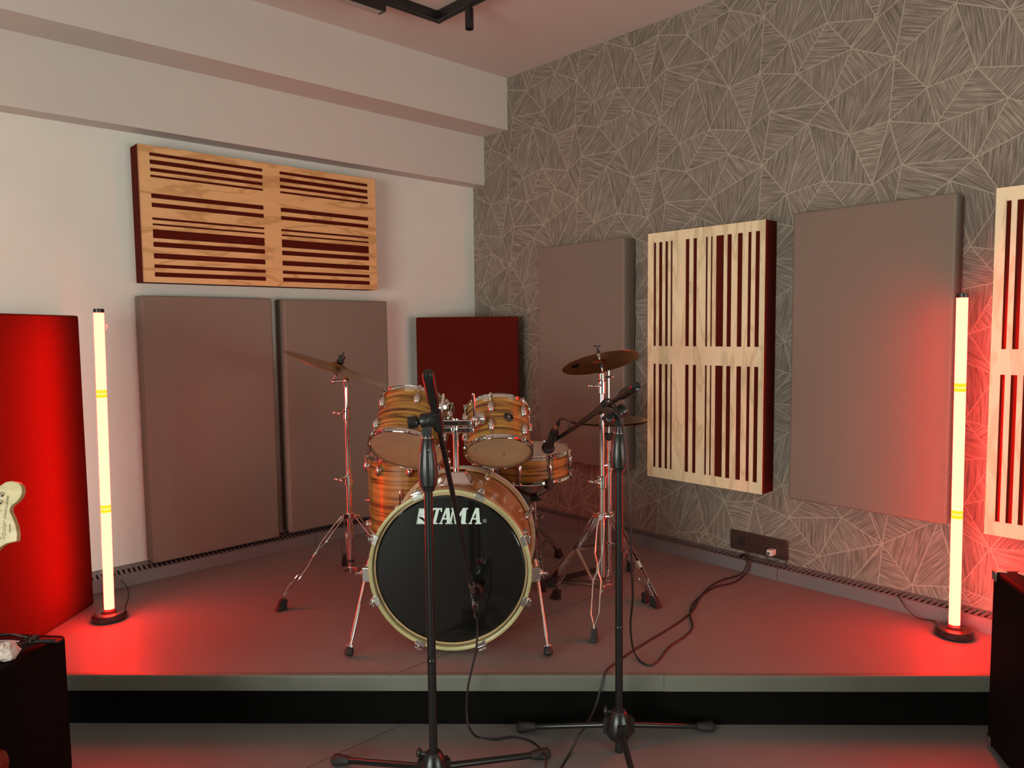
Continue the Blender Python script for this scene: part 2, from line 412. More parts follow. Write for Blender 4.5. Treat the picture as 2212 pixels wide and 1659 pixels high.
# ------------------------------------------------------------------ stage
FD = Vector((.99967, -.02554, 0)); FN = Vector((-.02554, -.99967, 0)); FA = Vector((-1.5131, 2.4263, 0)) 
def meet(n, d):     # where the stage front line meets the vertical plane n.q = d
    t = (d - n.dot(FA)) / n.dot(FD); return FA + FD * t
a_, b_, c_ = meet(uR, -DL + .004), meet(-uL, -DR + .004), st(-DL + .004, DR - .004, 0)
stage = thing('stage_platform', 'low corner stage with grey vinyl deck, pale edge strip and black front', 'stage', ((a_ + b_) / 2 + Vector((0, .6, FZ))))
def tri_prism(pts, z0, z1):
    mb = MB(); lo = [Vector((q.x, q.y, z0)) for q in pts]; hi = [Vector((q.x, q.y, z1)) for q in pts]
    return mb.add(lo + hi, [(2, 1, 0), (3, 4, 5), (0, 1, 4, 3), (1, 2, 5, 4), (2, 0, 3, 5)])
build('deck', tri_prism([a_, b_, c_], -.05, 0), M_floor, stage, smooth=False)
mb = MB(); L_ = (b_ - a_).length
seam = flat(1433, 1457, 0); ks = (seam - a_).dot(FD)
for x0, x1, dz in ((0.02, ks - .0006, 0), (ks + .0006, L_ - .02, -.001)):
    # rounded nosing profile swept along the edge
    prof = [(-.012, .0015), (.004, .0015), (.0075, .0005), (.0095, -.003), (.010, -.008), (.010, -.052), (-.012, -.052)]
    o = a_ + FD * x0
    mb.prism([(p[0], p[1] + dz) for p in prof], o, FN, UP, FD * (x1 - x0))
build('edge_strip', mb, M_lip, stage, sharp=50)
mb = MB(); o = (a_ + b_) / 2 - FN * .045; mb.frame(o + UP * (FZ - .052) / 2, FD * (L_ / 2 - .1), FN * .012, UP * ((-.052 - FZ) / 2))
build('fascia', mb, M_black, stage, smooth=False)
# vinyl seams: hairline dark strips in the sheet joints, along the white wall's direction
mb = MB()
def seam_line(p, q, z, mbx):
    d = (q - p); s_ = d.cross(UP).normalized() * .0012
    mbx.add([p + s_ + UP * z, p - s_ + UP * z, q - s_ + UP * z, q + s_ + UP * z], [(0, 1, 2, 3)])
p0 = flat(1184, 1327); k0 = (-FN.dot(FA) + FN.dot(p0)) / FN.dot(uL); seam_line(p0 - uL * (k0 + .014 / abs(FN.dot(uL))), p0 + uL * ((DR - .1) - uL.dot(p0)), .0006, mb)
build('deck_seam', mb, M_dark, stage, smooth=False)
mb = MB(); p2 = flat(868.8, 1566, FZ); seam_line(p2 - uL * .0, p2 - uL * 3.5, .0006, mb)
q2 = p2 + uR * 2.0; seam_line(q2, q2 - uL * 3, .0006, mb)
fs_ = build('trim_3', mb, M_dark, smooth=False); tag(fs_, kind='structure')

# cable ducts along both walls, slotted on the sloping top
def duct(name, P, x0, x1, dep, joints):
    mb = MB(); H1, H2 = .056, .064
    js = [x0] + joints + [x1]
    for i in range(len(js) - 1):
        a, b = js[i] + (.0012 if i else 0), js[i + 1] - .0012
        mb.add([P(a, 0, dep), P(b, 0, dep), P(b, H1, dep), P(a, H1, dep)], [(0, 1, 2, 3)], 0)
        mb.add([P(a, H1, dep), P(b, H1, dep), P(b, H1 + .001, dep - .012), P(a, H1 + .001, dep - .012)], [(0, 1, 2, 3)], 0)
    n = int((x1 - x0) / .022)
    for k in range(n):
        a = x0 + k * .022; b = a + .013; sk = .012
        mb.add([P(a, H1 + .001, dep - .012), P(b, H1 + .001, dep - .012), P(b + sk, H2, .012), P(a + sk, H2, .012)], [(0, 1, 2, 3)], 0)
    mb.add([P(x0, H2, .012), P(x1, H2, .012), P(x1, H2 + .001, 0), P(x0, H2 + .001, 0)], [(0, 1, 2, 3)], 0)
    mb.add([P(x0, .03, dep - .004), P(x1, .03, dep - .004), P(x1, .045, .002), P(x0, .045, .002)], [(0, 1, 2, 3)], 1)
    mb.add([P(x0, 0.0, dep - .004), P(x1, 0.0, dep - .004), P(x1, .05, dep - .004), P(x0, .05, dep - .004)], [(0, 1, 2, 3)], 1)
    struct(name, mb, [M_duct, M_dark], smooth=False)
jr = uR.dot(onR(1679, 1248, .07)); jl = uL.dot(onL(682, 1165, .128))
duct('baseboard_right', PR, -DL + .128, uR.dot(b_) - .03, .07, [jr - 2.0 if jr - 2 > -3.5 else jr - 1.2, jr])
duct('baseboard_left', PL, uL.dot(a_) + .03, DR - .07, .128, [jl])

# ------------------------------------------------------------------ panels on the walls
def wall_panel(name, P, x0, x1, z0, z1, th, label, group=None, m=None, gap=.004):
    mb = MB(); c = P((x0 + x1) / 2, (z0 + z1) / 2, gap + th / 2); X = (P(1, 0, 0) - P(0, 0, 0)); Nn = (P(0, 0, 1) - P(0, 0, 0))
    mb.frame(c, X * (x1 - x0) / 2, Nn * th / 2, UP * (z1 - z0) / 2)
    o = build(name, mb, m or M_taupe, origin=P((x0 + x1) / 2, z0, gap), bevel=.009)
    return tag(o, label, 'acoustic panel', group)
G = 'acoustic panels around the stage'
wall_panel('acoustic_panel', PL, 1.092, 1.722, .070, 1.325, .10, 'taupe fabric acoustic panel on the white wall, nearest the left light tube', G)
wall_panel('acoustic_panel', PL, 1.785, 2.425, .078, 1.322, .10, 'taupe fabric acoustic panel on the white wall, behind the tilted crash cymbal', G)
wall_panel('acoustic_panel', PR, -3.045, -2.418, .395, 1.622, .10, 'narrow-looking taupe acoustic panel on the patterned wall, behind the hi-hat', G)
wall_panel('acoustic_panel', PR, -1.506, -.882, .392, 1.634, .10, 'large taupe acoustic panel on the patterned wall, between the two slotted wooden ones', G)
def free_panel(c, X, Nn, wd, th, ht, m, label):     # stands on the deck
    mb = MB(); X = Vector(X).normalized(); Nn = Vector(Nn).normalized(); c = Vector(c)
    mb.frame(c + UP * (ht / 2 + .001), X * wd / 2, Nn * th / 2, UP * ht / 2)
    return tag(build('acoustic_panel', mb, m, origin=c, bevel=.009), label, 'acoustic panel', G)
pa, pb = at(898, 686, 4.46), at(1120, 682, 4.46)
free_panel(((pa.x + pb.x) / 2, 4.46 + .03, 0), (1, .01, 0), (-.01, 1, 0), (pb - pa).length, .05, pa.z, M_maroon, 'dark maroon acoustic panel standing across the corner behind the drums')
ptop = at(196, 682, 3.082)
free_panel((-1.798 - .055, 2.75, 0), (-.018, -1, 0), (1, -.018, 0), .664, .10, ptop.z, M_maroon, 'tall maroon panel standing on edge at the far left, lit bright red')

SL = [(.050, .074), (.101, .133), (.160, .186), (.211, .228), (.346, .380), (.414, .446), (.522, .539), (.565, .579), (.608, .673), (.700, .737), (.783, .823), (.866, .892), (.923, .957)]
def diffuser(P, x0, x1, z0, z1, along_z, label, wood, slots_l=((.041, .470), (.543, .962))):
    """slotted board: slots run along z (vertical board) or along x (horizontal board)"""
    t = thing('slotted_diffuser', label, 'wooden diffuser', P((x0 + x1) / 2, z0, 0), 'slotted wooden diffusers')
    mb = MB(); X = (P(1, 0, 0) - P(0, 0, 0)); Nn = (P(0, 0, 1) - P(0, 0, 0))
    th, bt = .104, .005; W_, H_ = x1 - x0, z1 - z0
    def pt(u, v, d):           # u across the slots, v along them (0..1)
        return P(x0 + u * W_, z0 + v * H_, d) if along_z else P(x0 + v * W_, z1 - u * H_, d)
    ub = [0] + [q for s_ in SL for q in s_] + [1]
    vb = [0] + [q for s_ in slots_l for q in s_] + [1]
    vs, fs, uvs = [], [], []
    def face(q4, uv4, want):
        n = (q4[1] - q4[0]).cross(q4[2] - q4[0])
        if n.dot(want) < 0: q4 = q4[::-1]; uv4 = uv4[::-1]
        k = len(vs); vs.extend(q4); fs.append((k, k + 1, k + 2, k + 3)); uvs.extend(uv4)
    au, av = (W_, H_) if along_z else (H_, W_)
    for i in range(len(ub) - 1):
        for j in range(len(vb) - 1):
            hole = i % 2 == 1 and j % 2 == 1
            c4 = [(ub[i], vb[j]), (ub[i + 1], vb[j]), (ub[i + 1], vb[j + 1]), (ub[i], vb[j + 1])]
            if not hole:
                face([pt(u, v, th) for u, v in c4], [(v * av, u * au) for u, v in c4], Nn)
            else:
                ctr = pt((ub[i] + ub[i + 1]) / 2, (vb[j] + vb[j + 1]) / 2, th)
                for k in range(4):
                    p_, q_ = c4[k], c4[(k + 1) % 4]
                    a, b = pt(*p_, th), pt(*q_, th); c, d = pt(*q_, th - bt), pt(*p_, th - bt)
                    face([a, b, c, d], [(0, 0), (.1, 0), (.1, .01), (0, .01)], ctr - (a + b) / 2)
    for p_, q_ in (((0, 0), (1, 0)), ((1, 0), (1, 1)), ((1, 1), (0, 1)), ((0, 1), (0, 0))):
        a, b = pt(*p_, th), pt(*q_, th); c, d = pt(*q_, th - bt + .008), pt(*p_, th - bt + .008)
        face([a, b, c, d], [(0, 0), (.1, 0), (.1, .01), (0, .01)], (a + b) / 2 - pt(.5, .5, th))
    mb.add(vs, fs)
    fb = build('front_board', mb, wood, t, smooth=False)
    ul = fb.data.uv_layers.new(name='board'); k = 0
    for pl in fb.data.polygons:
        for li, vi in zip(pl.loop_indices, pl.vertices): ul.data[li].uv = uvs[vi]
    c = P((x0 + x1) / 2, (z0 + z1) / 2, 0)
    mb = MB(); mb.frame(c + Nn * ((th - bt) / 2 + .002), X * W_ / 2 * .999, Nn * ((th - bt) / 2 - .002), UP * H_ / 2 * .999)
    build('felt_box', mb, M_maroon, t, smooth=False)
    return t
diffuser(PL, 1.105, 2.361, 1.386, 2.008, False, 'honey-coloured slotted wooden diffuser hung sideways high on the white wall', M_honey)
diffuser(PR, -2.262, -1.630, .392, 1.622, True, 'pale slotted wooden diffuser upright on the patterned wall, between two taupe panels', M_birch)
fx = onR(2153.8, 407.3, .10); fb_ = onR(2133.5, 1153.3, .10); fs0 = uR.dot(fx)
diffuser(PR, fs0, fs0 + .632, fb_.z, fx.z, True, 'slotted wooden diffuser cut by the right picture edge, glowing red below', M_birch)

# ------------------------------------------------------------------ red light tubes
def light_tube(base, top, label, face, spread):
    """round base, three glowing diffuser sections on a slim aluminium back, dark cap; the diffuser faces `face`"""
    base, top = Vector(base), Vector(top); ax = (top - base).normalized()
    t = thing('led_tube_lamp', label, 'light tube', base, 'red standing light tubes')
    mb = MB(); mb.lathe(base + UP * .001, UP, [(.061, 0), (.064, .004), (.064, .018), (.056, .026), (.03, .028), (.024, .034)], 40)
    build('lamp_base', mb, M_blk, t)
    e1 = Vector(face).normalized(); e1 = (e1 - ax * e1.dot(ax)).normalized(); e2 = ax.cross(e1)
    L = (top - base).length; r = .0185
    def arc(mb, h0, h1, a0, a1, rr, n=20):
        vs = []
        for h in (h0, h1):
            for k in range(n + 1):
                a = a0 + (a1 - a0) * k / n; vs.append(base + ax * h + (e1 * math.cos(a) + e2 * math.sin(a)) * rr)
        fs = [(k, k + 1, n + 2 + k, n + 1 + k) for k in range(n)] + [tuple(reversed(range(n + 1))), tuple(n + 1 + k for k in range(n + 1))]
        mb.add(vs, fs)
    A = math.radians(spread)
    segs = [(.035, .352), (.376, .722), (.746, 1.0)]
    segs = [(max(.036, a * L), b * L - (.012 if b == 1.0 else 0)) for a, b in segs]
    for a, b in segs:
        mb = MB(); arc(mb, a, b, -A, A, r); build('light_diffuser', mb, M_tube, t)
    for (a, b), (c, d) in zip(segs, segs[1:]):
        mb = MB(); arc(mb, b, b + (c - b) * .44, -A, A, r); arc(mb, c - (c - b) * .44, c, -A, A, r); build('joint_ring', mb, M_joint, t)
        mb = MB(); arc(mb, b + (c - b) * .44, c - (c - b) * .44, -A, A, r); build('light_diffuser', mb, M_tube, t)
    mb = MB(); arc(mb, .036, L - .012, A, 2 * PI - A, r * .995, 20); build('diffuser_back', mb, M_tback, t)
    mb = MB(); mb.lathe(base + ax * .030, ax, [(.0205, 0), (.0205, .007)], 24); build('socket_ring', mb, M_blk, t)
    mb = MB(); mb.lathe(base + ax * (L - .012), ax, [(.0195, 0), (.0195, .014), (.016, .016)], 24); build('end_cap', mb, M_blk, t)
    return t
lb, lt = flat(237, 1337), at(213, 669, 2.92); rb, rt_ = flat(2061, 1373), at(2079, 636, 2.663)
LTUBE = light_tube(lb, lt, 'red glowing light tube on a round base, at the left end of the stage', (.35, -1, 0), 92)
RTUBE = light_tube(rb, rt_, 'red glowing light tube on a round base, at the right end of the stage', (-.35, -1, 0), 108)
mb = MB(); q = at(229, 704, 2.90); mb.tube([q + Vector((-.008, .012, 0)), q + Vector((.003, .004, .006)), q + Vector((.004, 0, -.004)), q + Vector((-.002, .004, -.016))], .0016, 6)
mb.tube([q + Vector((.002, .002, .002)), q + Vector((.010, 0, .004))], .0012, 6)
build('hanging_loop', mb, M_white, LTUBE)
def cable(name, pts, r, label, cat='cable', m=None, samples=10, group=None):
    P = [Vector(q) for q in pts]; out = []
    P = [P[0] * 2 - P[1]] + P + [P[-1] * 2 - P[-2]]
    for i in range(1, len(P) - 2):
        for k in range(samples):
            u = k / samples; a, b, c, d = P[i - 1:i + 3]
            out.append(.5 * ((2 * b) + (c - a) * u + (2 * a - 5 * b + 4 * c - d) * u * u + (3 * b - a - 3 * c + d) * u ** 3))
    out.append(P[-2])
    mb = MB(); mb.tube(out, r, 8); o = build(name, mb, m or M_cable, origin=out[0]); return tag(o, label, cat, group)
cable('lamp_cable', [lb + Vector((.06, .02, .012)), flat(268, 1318, .004), flat(277, 1290, .004), flat(274, 1268, .02), onL(262, 1255, .13), onL(250, 1249, .10)], .002, 'thin black lamp cable curling beside the left tube base')
cable('lamp_cable', [rb + Vector((-.06, .01, .012)), flat(2020, 1343, .004), flat(1985, 1336, .004), flat(1962, 1318, .03), onR(1943, 1292, .075), onR(1941, 1282, .05)], .002, 'thin black lamp cable looping from the duct to the right tube base')

# ------------------------------------------------------------------ drums
FWD = Vector((0, -1, 0))
def axes(n, front=FWD):
    n = Vector(n).normalized(); ef = (front - n * front.dot(n)).normalized(); es = n.cross(ef)
    if es.x < 0: es = -es
    return n, ef, es
def shell_mesh(name, o, n, L, R, parent, th=.007, seg=96):
    n, ef, es = axes(n); mb = MB(); back = -ef
    prof = [(R, 0), (R, L), (R - th, L), (R - th, 0)]
    vs = [o + n * h + (back * math.cos(2 * PI * k / seg) + es * math.sin(2 * PI * k / seg)) * r for r, h in prof for k in range(seg)]
    fs = []
    for i in range(4):
        j = (i + 1) % 4
        for k in range(seg):
            k2 = (k + 1) % seg; fs.append((i * seg + k, i * seg + k2, j * seg + k2, j * seg + k))
    if back.cross(es).dot(n) < 0: fs = [f[::-1] for f in fs]
    mb.add(vs, fs); mb.m = [0] * seg + [1] * seg * 3
    ob = build(name, mb, [M_wrap, M_ply], parent)
    ul = ob.data.uv_layers.new(name='wrap')
    for pl in ob.data.polygons:
        ks = [v % seg for v in pl.vertices]; wrapk = max(ks) - min(ks) > 1
        for li, vi in zip(pl.loop_indices, pl.vertices):
            k = vi % seg; i = vi // seg
            if wrapk and k == 0: k = seg
            ul.data[li].uv = (k / seg * 2 * PI * R + R * 13, prof[i][1] + R * 7)
    return ob
M_ply = noisy(mat('inner_birch_ply', (.5, .33, .17), .5), (.42, .26, .13), (.52, .35, .18), (3, 3, 30), 4)
HOOP = [(-.006, 0), (-.001, 0), (0, .0015), (-.003, .0045), (-.004, .013), (0, .0155), (0, .018), (-.007, .018), (-.0075, .002)]
def hoop(parent, o, n, R, name='hoop', m=None):
    mb = MB(); mb.lathe(o, n, [(R + a, b) for a, b in HOOP], 96, closed=True); return build(name, mb, m or M_chrome, parent, sharp=25)
def lug(parent, o, n, ef, es, R, phi, h, rim_h, Rh, size=1.22, kind='bullet'):
    """lug at height h on the shell, rod to the hoop at rim_h (both along n from o)"""
    rd = ef * math.cos(phi) + es * math.sin(phi); tg = n.cross(rd)
    c = o + n * h + rd * (R + .006 * size); mb = MB()
    if kind == 'bullet':
        mb.ball(c, 0, (rd * .013 * size, tg * .0115 * size, n * .021 * size), 16, 10)
        mb.frame(o + n * h + rd * (R + .001), rd * .002, tg * .008 * size, n * .012 * size)
    else:       # long double-ended lug
        mb.ball(c, 0, (rd * .010, tg * .009, n * .034), 14, 12)
        mb.frame(o + n * h + rd * (R + .001), rd * .002, tg * .010, n * .026)
        mb.cyl(c - n * .040 + rd * .002, c + n * .040 + rd * .002, .0048, seg=12)
    for q in (-.009, .009): mb.cyl(o + n * (h + q) + rd * (R - .0115), o + n * (h + q) + rd * (R - .006), .0042, seg=10)
    g = build('lug', mb, M_chrome, parent)
    s = 1 if rim_h > h else -1; mb = MB()
    a = c + n * s * .016 * size + rd * .001; b = o + n * rim_h + rd * (Rh + .003)
    mb.cyl(a, b, .0027, seg=10); mb.cyl(b - n * s * .004, b + n * s * .006, .0048, seg=6)
    mb.frame(o + n * (rim_h - s * .004) + rd * (Rh + .001), rd * .006, tg * .008, n * .0025)
    build('tension_rod', mb, M_chrome, g)
def head(parent, o, n, R, m, name):
    mb = MB(); mb.lathe(o, n, [(R, .0), (R - .006, -.004), (R - .012, -.0048), (.001, -.005)], 72, caps=False)
    mb.add([q - Vector(n).normalized() * .0004 for q in mb.v], [f[::-1] for f in mb.f])
    return build(name, mb, m, parent)
def tom(name, label, cb, ct, Rh, nl, phase, group, two=True, lugkind='bullet', bottom=None, top=None):
    cb, ct = Vector(cb), Vector(ct); n, ef, es = axes(ct - cb); L = (ct - cb).length; R = Rh - .0095
    t = thing(name, label, 'drum', cb, group)
    shell_mesh('shell', cb + n * .010, n, L - .020, R, t)
    hoop(t, cb, n, Rh, 'bottom_hoop'); hoop(t, ct, -n, Rh, 'top_hoop')
    head(t, cb + n * .009, n, R + .001, bottom or M_clear, 'bottom_head'); head(t, ct - n * .009, -n, R + .001, top or M_head, 'top_head')
    for k in range(nl):
        phi = phase + 2 * PI * k / nl
        if two:
            lug(t, cb, n, ef, es, R, phi, L - .058, L - .005, Rh); lug(t, cb, n, ef, es, R, phi, .058, .005, Rh)
        else:
            lug(t, cb, n, ef, es, R, phi, L / 2, L - .005, Rh, kind=lugkind)
            rd = ef * math.cos(phi) + es * math.sin(phi); mb = MB(); a = cb + n * (L / 2 - .03) + rd * (R + .009); b = cb + n * .005 + rd * (Rh + .003)
            mb.cyl(a, b, .0027, seg=10); mb.cyl(b + n * .004, b - n * .006, .0048, seg=6); build('tension_rod', mb, M_chrome, t)
    return t, n, ef, es, R, L
GT = 'drums of the zebra-grain kit'
LT = tom('rack_tom', 'larger zebra-grain rack tom, left one above the bass drum', (-.4326, 2.9764, .6588), (-.4000, 3.1099, .8307), .162, 6, math.radians(3), GT)
RT = tom('rack_tom', 'smaller zebra-grain rack tom with a round black badge, right one above the bass drum', (-.0554, 2.8495 + .02, .663), (-.0609, 2.9658 + .02, .8229), .1365, 6, math.radians(-9), GT)
# badge on the right tom
t, n, ef, es, R, L = RT
rd = ef * math.cos(math.radians(21)) + es * math.sin(math.radians(21)); tg = n.cross(rd)
if tg.x < 0: tg = -tg
cB = Vector((-.0554, 2.8695, .663)) + n * .098 + rd * (R + .0008); mb = MB()
mb.lathe(cB - rd * .001, rd, [(.0205, 0), (.0205, .0015), (.0185, .0022)], 32); bd = build('badge', mb, M_bhead, t)
mb = MB(); mb.lathe(cB + rd * .0012, rd, [(.0195, 0), (.0195, .0006), (.0185, .0006), (.0185, 0)], 32, closed=True)
mb.lathe(cB + rd * .001, rd, [(.0065, 0), (.0065, .0015), (.0045, .0015), (.0045, 0)], 20, closed=True)
mb.cyl(cB + rd * .001, cB + rd * .003, .0025, seg=12); mb.frame(cB - n * .012 + rd * .0014, tg * .011, rd * .0004, n * .0010)
mb.frame(cB + n * .013 + rd * .0014, tg * .006, rd * .0004, n * .0008)
build('badge_ring', mb, M_steel, bd)

fcx = Vector((-.478, 3.32, .215)); ftz = .602
FT = tom('floor_tom', 'tall zebra-grain floor tom on three legs, behind the left rack tom', fcx, (fcx.x, fcx.y, ftz), .186, 8, math.radians(10), GT)
t = FT[0]
for k, a in enumerate((-92, -205, 28)):
    d = Vector((math.cos(math.radians(a)), math.sin(math.radians(a)), 0)); R = FT[4]
    c = Vector((fcx.x, fcx.y, 0)) + d * (R + .022); tz = .45 if k == 0 else .50
    mb = MB(); mb.tube([c + UP * tz, c + UP * .12, c + d * .012 + UP * .06, c + d * .016 + UP * .02], .0055, 10)
    mb.lathe(c + UP * tz, UP, [(.0055, 0), (.0052, .01), (.0015, .022)], 10); lg = build('leg', mb, M_chrome, t)
    mb = MB(); mb.lathe(c + d * .016 + UP * .001, UP, [(.015, 0), (.015, .006), (.010, .02), (.009, .04)], 16); build('rubber_foot', mb, M_rub, lg)
    mb = MB(); mb.frame(c + UP * .36 - d * .012, d * .012, d.cross(UP) * .016, UP * .024); mb.ball(c + UP * .36, .014); mb.cyl(c + UP * .36, c + UP * .36 + d * .03, .006)
    mb.ball(c + UP * .36 + d * .034, 0, (d * .004, d.cross(UP) * .013, UP * .006)); build('leg_bracket', mb, M_chrome, t, bevel=.003)

# snare on its stand
sn_c = Vector((.098, 3.50, .445)); sn_n = Vector((-.045, -.035, 1)).normalized()
SN = tom('snare_drum', 'shallow zebra-grain snare drum on its own stand, right of the bass drum', sn_c, sn_c + sn_n * .136, .187, 8, math.radians(24), GT, two=False, lugkind='long', bottom=M_clear)
t, n, ef, es, R, L = SN
rd = (es * .9 + ef * .42).normalized(); tg = n.cross(rd); c = sn_c + n * L * .55 + rd * (R + .010); mb = MB()
mb.frame(c, rd * .010, tg * .015, n * .028); mb.cyl(c + n * .02, c + n * .065, .004); mb.cyl(c - n * .02, c - n * .06, .004); mb.frame(c + rd * .012 + n * .012, rd * .003, tg * .008, n * .02)
mb.cyl(c - n * .035 + rd * .004, c - n * .035 + rd * .018, .006); build('strainer', mb, M_chrome, t, bevel=.002)

# bass drum
BF = Vector((-.228, 2.548, .303)); BB = Vector((-.203, 3.003, .303)); BR = .291
n, _, _ = axes(BB - BF); ef, es = UP.copy(), n.cross(UP)
if es.x < 0: es = -es
L = (BB - BF).length; R = BR - .016
BD = thing('bass_drum', 'large zebra-grain bass drum with black front head and maple hoops, centre of the stage', 'drum', (BF.x, BF.y + .2, 0), GT)
shell_mesh('shell', BF + n * .018, n, L - .036, R, BD)
hp = [(0, .002), (-.003, 0), (-.010, 0), (-.013, .002), (-.013, .040), (-.001, .040)]
mb = MB(); mb.lathe(BF, n, [(BR + a, b) for a, b in hp], 128, closed=True); build('front_hoop', mb, M_hoopwood, BD)
mb = MB(); mb.lathe(BB, -n, [(BR + a, b) for a, b in hp], 128, closed=True); mb2 = mb; build('rear_hoop', mb2, M_ply, BD)
mb = MB(); mb.lathe(BB - n * .006, -n, [(BR + .0012, 0), (BR + .0012, .006), (BR + .0002, .006), (BR + .0002, 0)], 128, closed=True); mb.lathe(BB - n * .028, -n, [(BR + .0012, 0), (BR + .0012, .006), (BR + .0002, .006), (BR + .0002, 0)], 128, closed=True)
build('hoop_inlay', mb, M_logo, BD)
mb = MB(); mb.lathe(BF + n * .024, n, [(BR - .0135, -.002), (BR - .020, -.0055), (BR - .024, -.0045), (BR - .029, -.0062), (BR - .031, -.007), (BR - .034, -.007), (BR * .5, -.007), (.001, -.007)], 128, caps=False)
FH = build('front_head', mb, M_bhead, BD, sharp=8)
mb = MB(); mb.lathe(BB - n * .024, -n, [(BR - .0135, -.002), (BR - .02, -.005), (.001, -.006)], 96, caps=False); build('rear_head', mb, M_clear, BD)
for rear in (0, 1):
    for k in range(8):
        a = math.radians(22.5 + 45 * k); rd = ef * math.cos(a) + es * math.sin(a); tg = n.cross(rd)
        nn = n if not rear else -n; o = BF if not rear else BB
        if rear and 2 <= k <= 5: continue
        mb = MB(); c = o + rd * (BR - .006)
        mb.frame(c - nn * .0012 - rd * .001, rd * .008, tg * .018, nn * .0016)
        mb.frame(c + rd * .0078 + nn * .009, rd * .0014, tg * .018, nn * .012)
        mb.prism([(-.016, 0), (.016, 0), (.006, .016), (-.006, .016)], c + rd * .008 + nn * .016, tg, rd, nn * .005)
        cl = build('claw_hook', mb, M_steel if not rear else M_chrome, BD, bevel=.0012)
        mb = MB(); q = c + rd * .017; mb.cyl(q - nn * .004, o + nn * .10 + rd * (R + .012), .0032, seg=10)
        mb.cyl(q - nn * .012, q + nn * .004, .006, seg=12); mb.cyl(q - nn * .010 - tg * .014, q - nn * .010 + tg * .014, .0034, seg=10)
        build('tension_rod', mb, M_chrome, cl)
        mb = MB(); c2 = o + nn * .112 + rd * (R + .007); mb.ball(c2, 0, (rd * .015, tg * .013, nn * .024)); mb.frame(c2 - rd * .006, rd * .003, tg * .010, nn * .016); build('lug', mb, M_chrome, BD)
for s_, hub, foot in ((-1, at(792, 1238, 2.66), flat(751, 1421)), (1, at(1160, 1238, 2.66), flat(1186, 1421))):
    hub = Vector(hub); foot = Vector(foot); d = (hub - foot).normalized(); X = Vector((s_, 0, 0))
    # keep the bracket on the shell surface
    mb = MB(); sp = Vector((-.222 + s_ * (R + .001) * math.cos(math.asin((hub.z - .303) / R)), hub.y, hub.z)); mb.frame((sp + hub) / 2, (hub - sp) / 2 + X * .012, Vector((0, .022, 0)), UP * .026)
    mb.ball(hub + X * .008, .017); mb.cyl(hub, hub + X * .032 + Vector((0, -.004, .0)), .006); mb.ball(hub + X * .036, 0, (X * .004, Vector((0, .014, 0)), UP * .006)); mb.cyl(hub - d * .03, hub + d * .03, .0105)
    build('spur_bracket', mb, M_chrome, BD, bevel=.003)
    mb = MB(); mb.cyl(hub + d * .05, foot + d * .07, .0068, seg=16); mb.cyl(foot + d * .075, foot + d * .035, .0048, seg=12); mb.cyl(foot + d * .037, foot + d * .042, .0155, seg=20)
    lg = build('spur', mb, M_chrome, BD)
    mb = MB(); mb.lathe(foot + d * .036, -d, [(.0125, 0), (.0165, .010), (.0165, .024), (.006, .030)], 8); build('rubber_foot', mb, M_rub, lg)
# chrome mount on top of the bass drum, with post, clamp and two rods holding the toms
TH_ = thing('tom_holder', 'chrome double tom holder standing on top of the bass drum shell', 'tom holder', (-.21, 2.80, .58))
zt = .303 + R
mb = MB(); c = Vector((-.212, 2.77, zt - .006))
lo = [c + Vector((sx * .058, sy * .052, 0)) for sx, sy in ((-1, -1), (1, -1), (1, 1), (-1, 1))]; hi = [c + Vector((sx * .03, sy * .03 + .012, .045)) for sx, sy in ((-1, -1), (1, -1), (1, 1), (-1, 1))]
mb.add(lo + hi, [(3, 2, 1, 0), (4, 5, 6, 7), (0, 1, 5, 4), (1, 2, 6, 5), (2, 3, 7, 6), (3, 0, 4, 7)]); mb.frame(c + UP * .003, (.062, 0, 0), (0, .056, 0), (0, 0, .004))
build('mount_plate', mb, M_chrome, TH_, bevel=.006)
pz = at(984, 905, 2.80).z; px_ = at(984, 925, 2.80).x
mb = MB(); mb.cyl((px_, 2.80, zt + .03), (px_, 2.80, pz), .0115, seg=24); build('post', mb, M_chrome, TH_)
mb = MB(); mb.cyl((px_, 2.80, at(0, 948, 2.8).z), (px_, 2.80, at(0, 938, 2.8).z), .017, seg=20); mb.cyl((px_ - .035, 2.79, at(0, 943, 2.8).z), (px_, 2.79, at(0, 943, 2.8).z), .006)
build('memory_lock', mb, M_chrome, TH_)
def blk(x0, y0, x1, y1, Y, dy, name='clamp_block', r=.004):
    a, b = at(x0, y1, Y), at(x1, y0, Y); mb = MB(); mb.box((a.x, Y - dy, a.z), (b.x, Y + dy, b.z)); return build(name, mb, M_chrome, TH_, bevel=r)
blk(955, 906, 1020, 920, 2.79, .017); blk(986, 921.5, 1024, 935, 2.79, .015); blk(946, 921.5, 977, 934, 2.79, .015)
mb = MB(); mb.cyl((px_, 2.79, at(0, 933, 2.8).z), (px_, 2.79, pz + .004), .0155, seg=20); build('clamp_collar', mb, M_chrome, TH_)
def lrod(pts, name='tom_arm'):
    mb = MB(); mb.tube(pts, .0058, 10); mb.ball(pts[0], .0057); return build(name, mb, M_chrome, TH_)
a0, a1, a2 = at(1022, 852, 2.765), at(1026, 905, 2.765), at(1026, 921, 2.775)
lrod([a0, a1, a2, at(1012, 927, 2.79)])
mb = MB(); mb.ball(at(1025, 906, 2.765), .013); mb.ball(at(1028, 916, 2.775), .009); build('ball_clamp', mb, M_chrome, TH_)
a0, a1 = at(958, 853, 2.93), at(953, 893, 2.90)
lrod([a0, a1, at(956, 915, 2.82), at(962, 915, 2.79)])
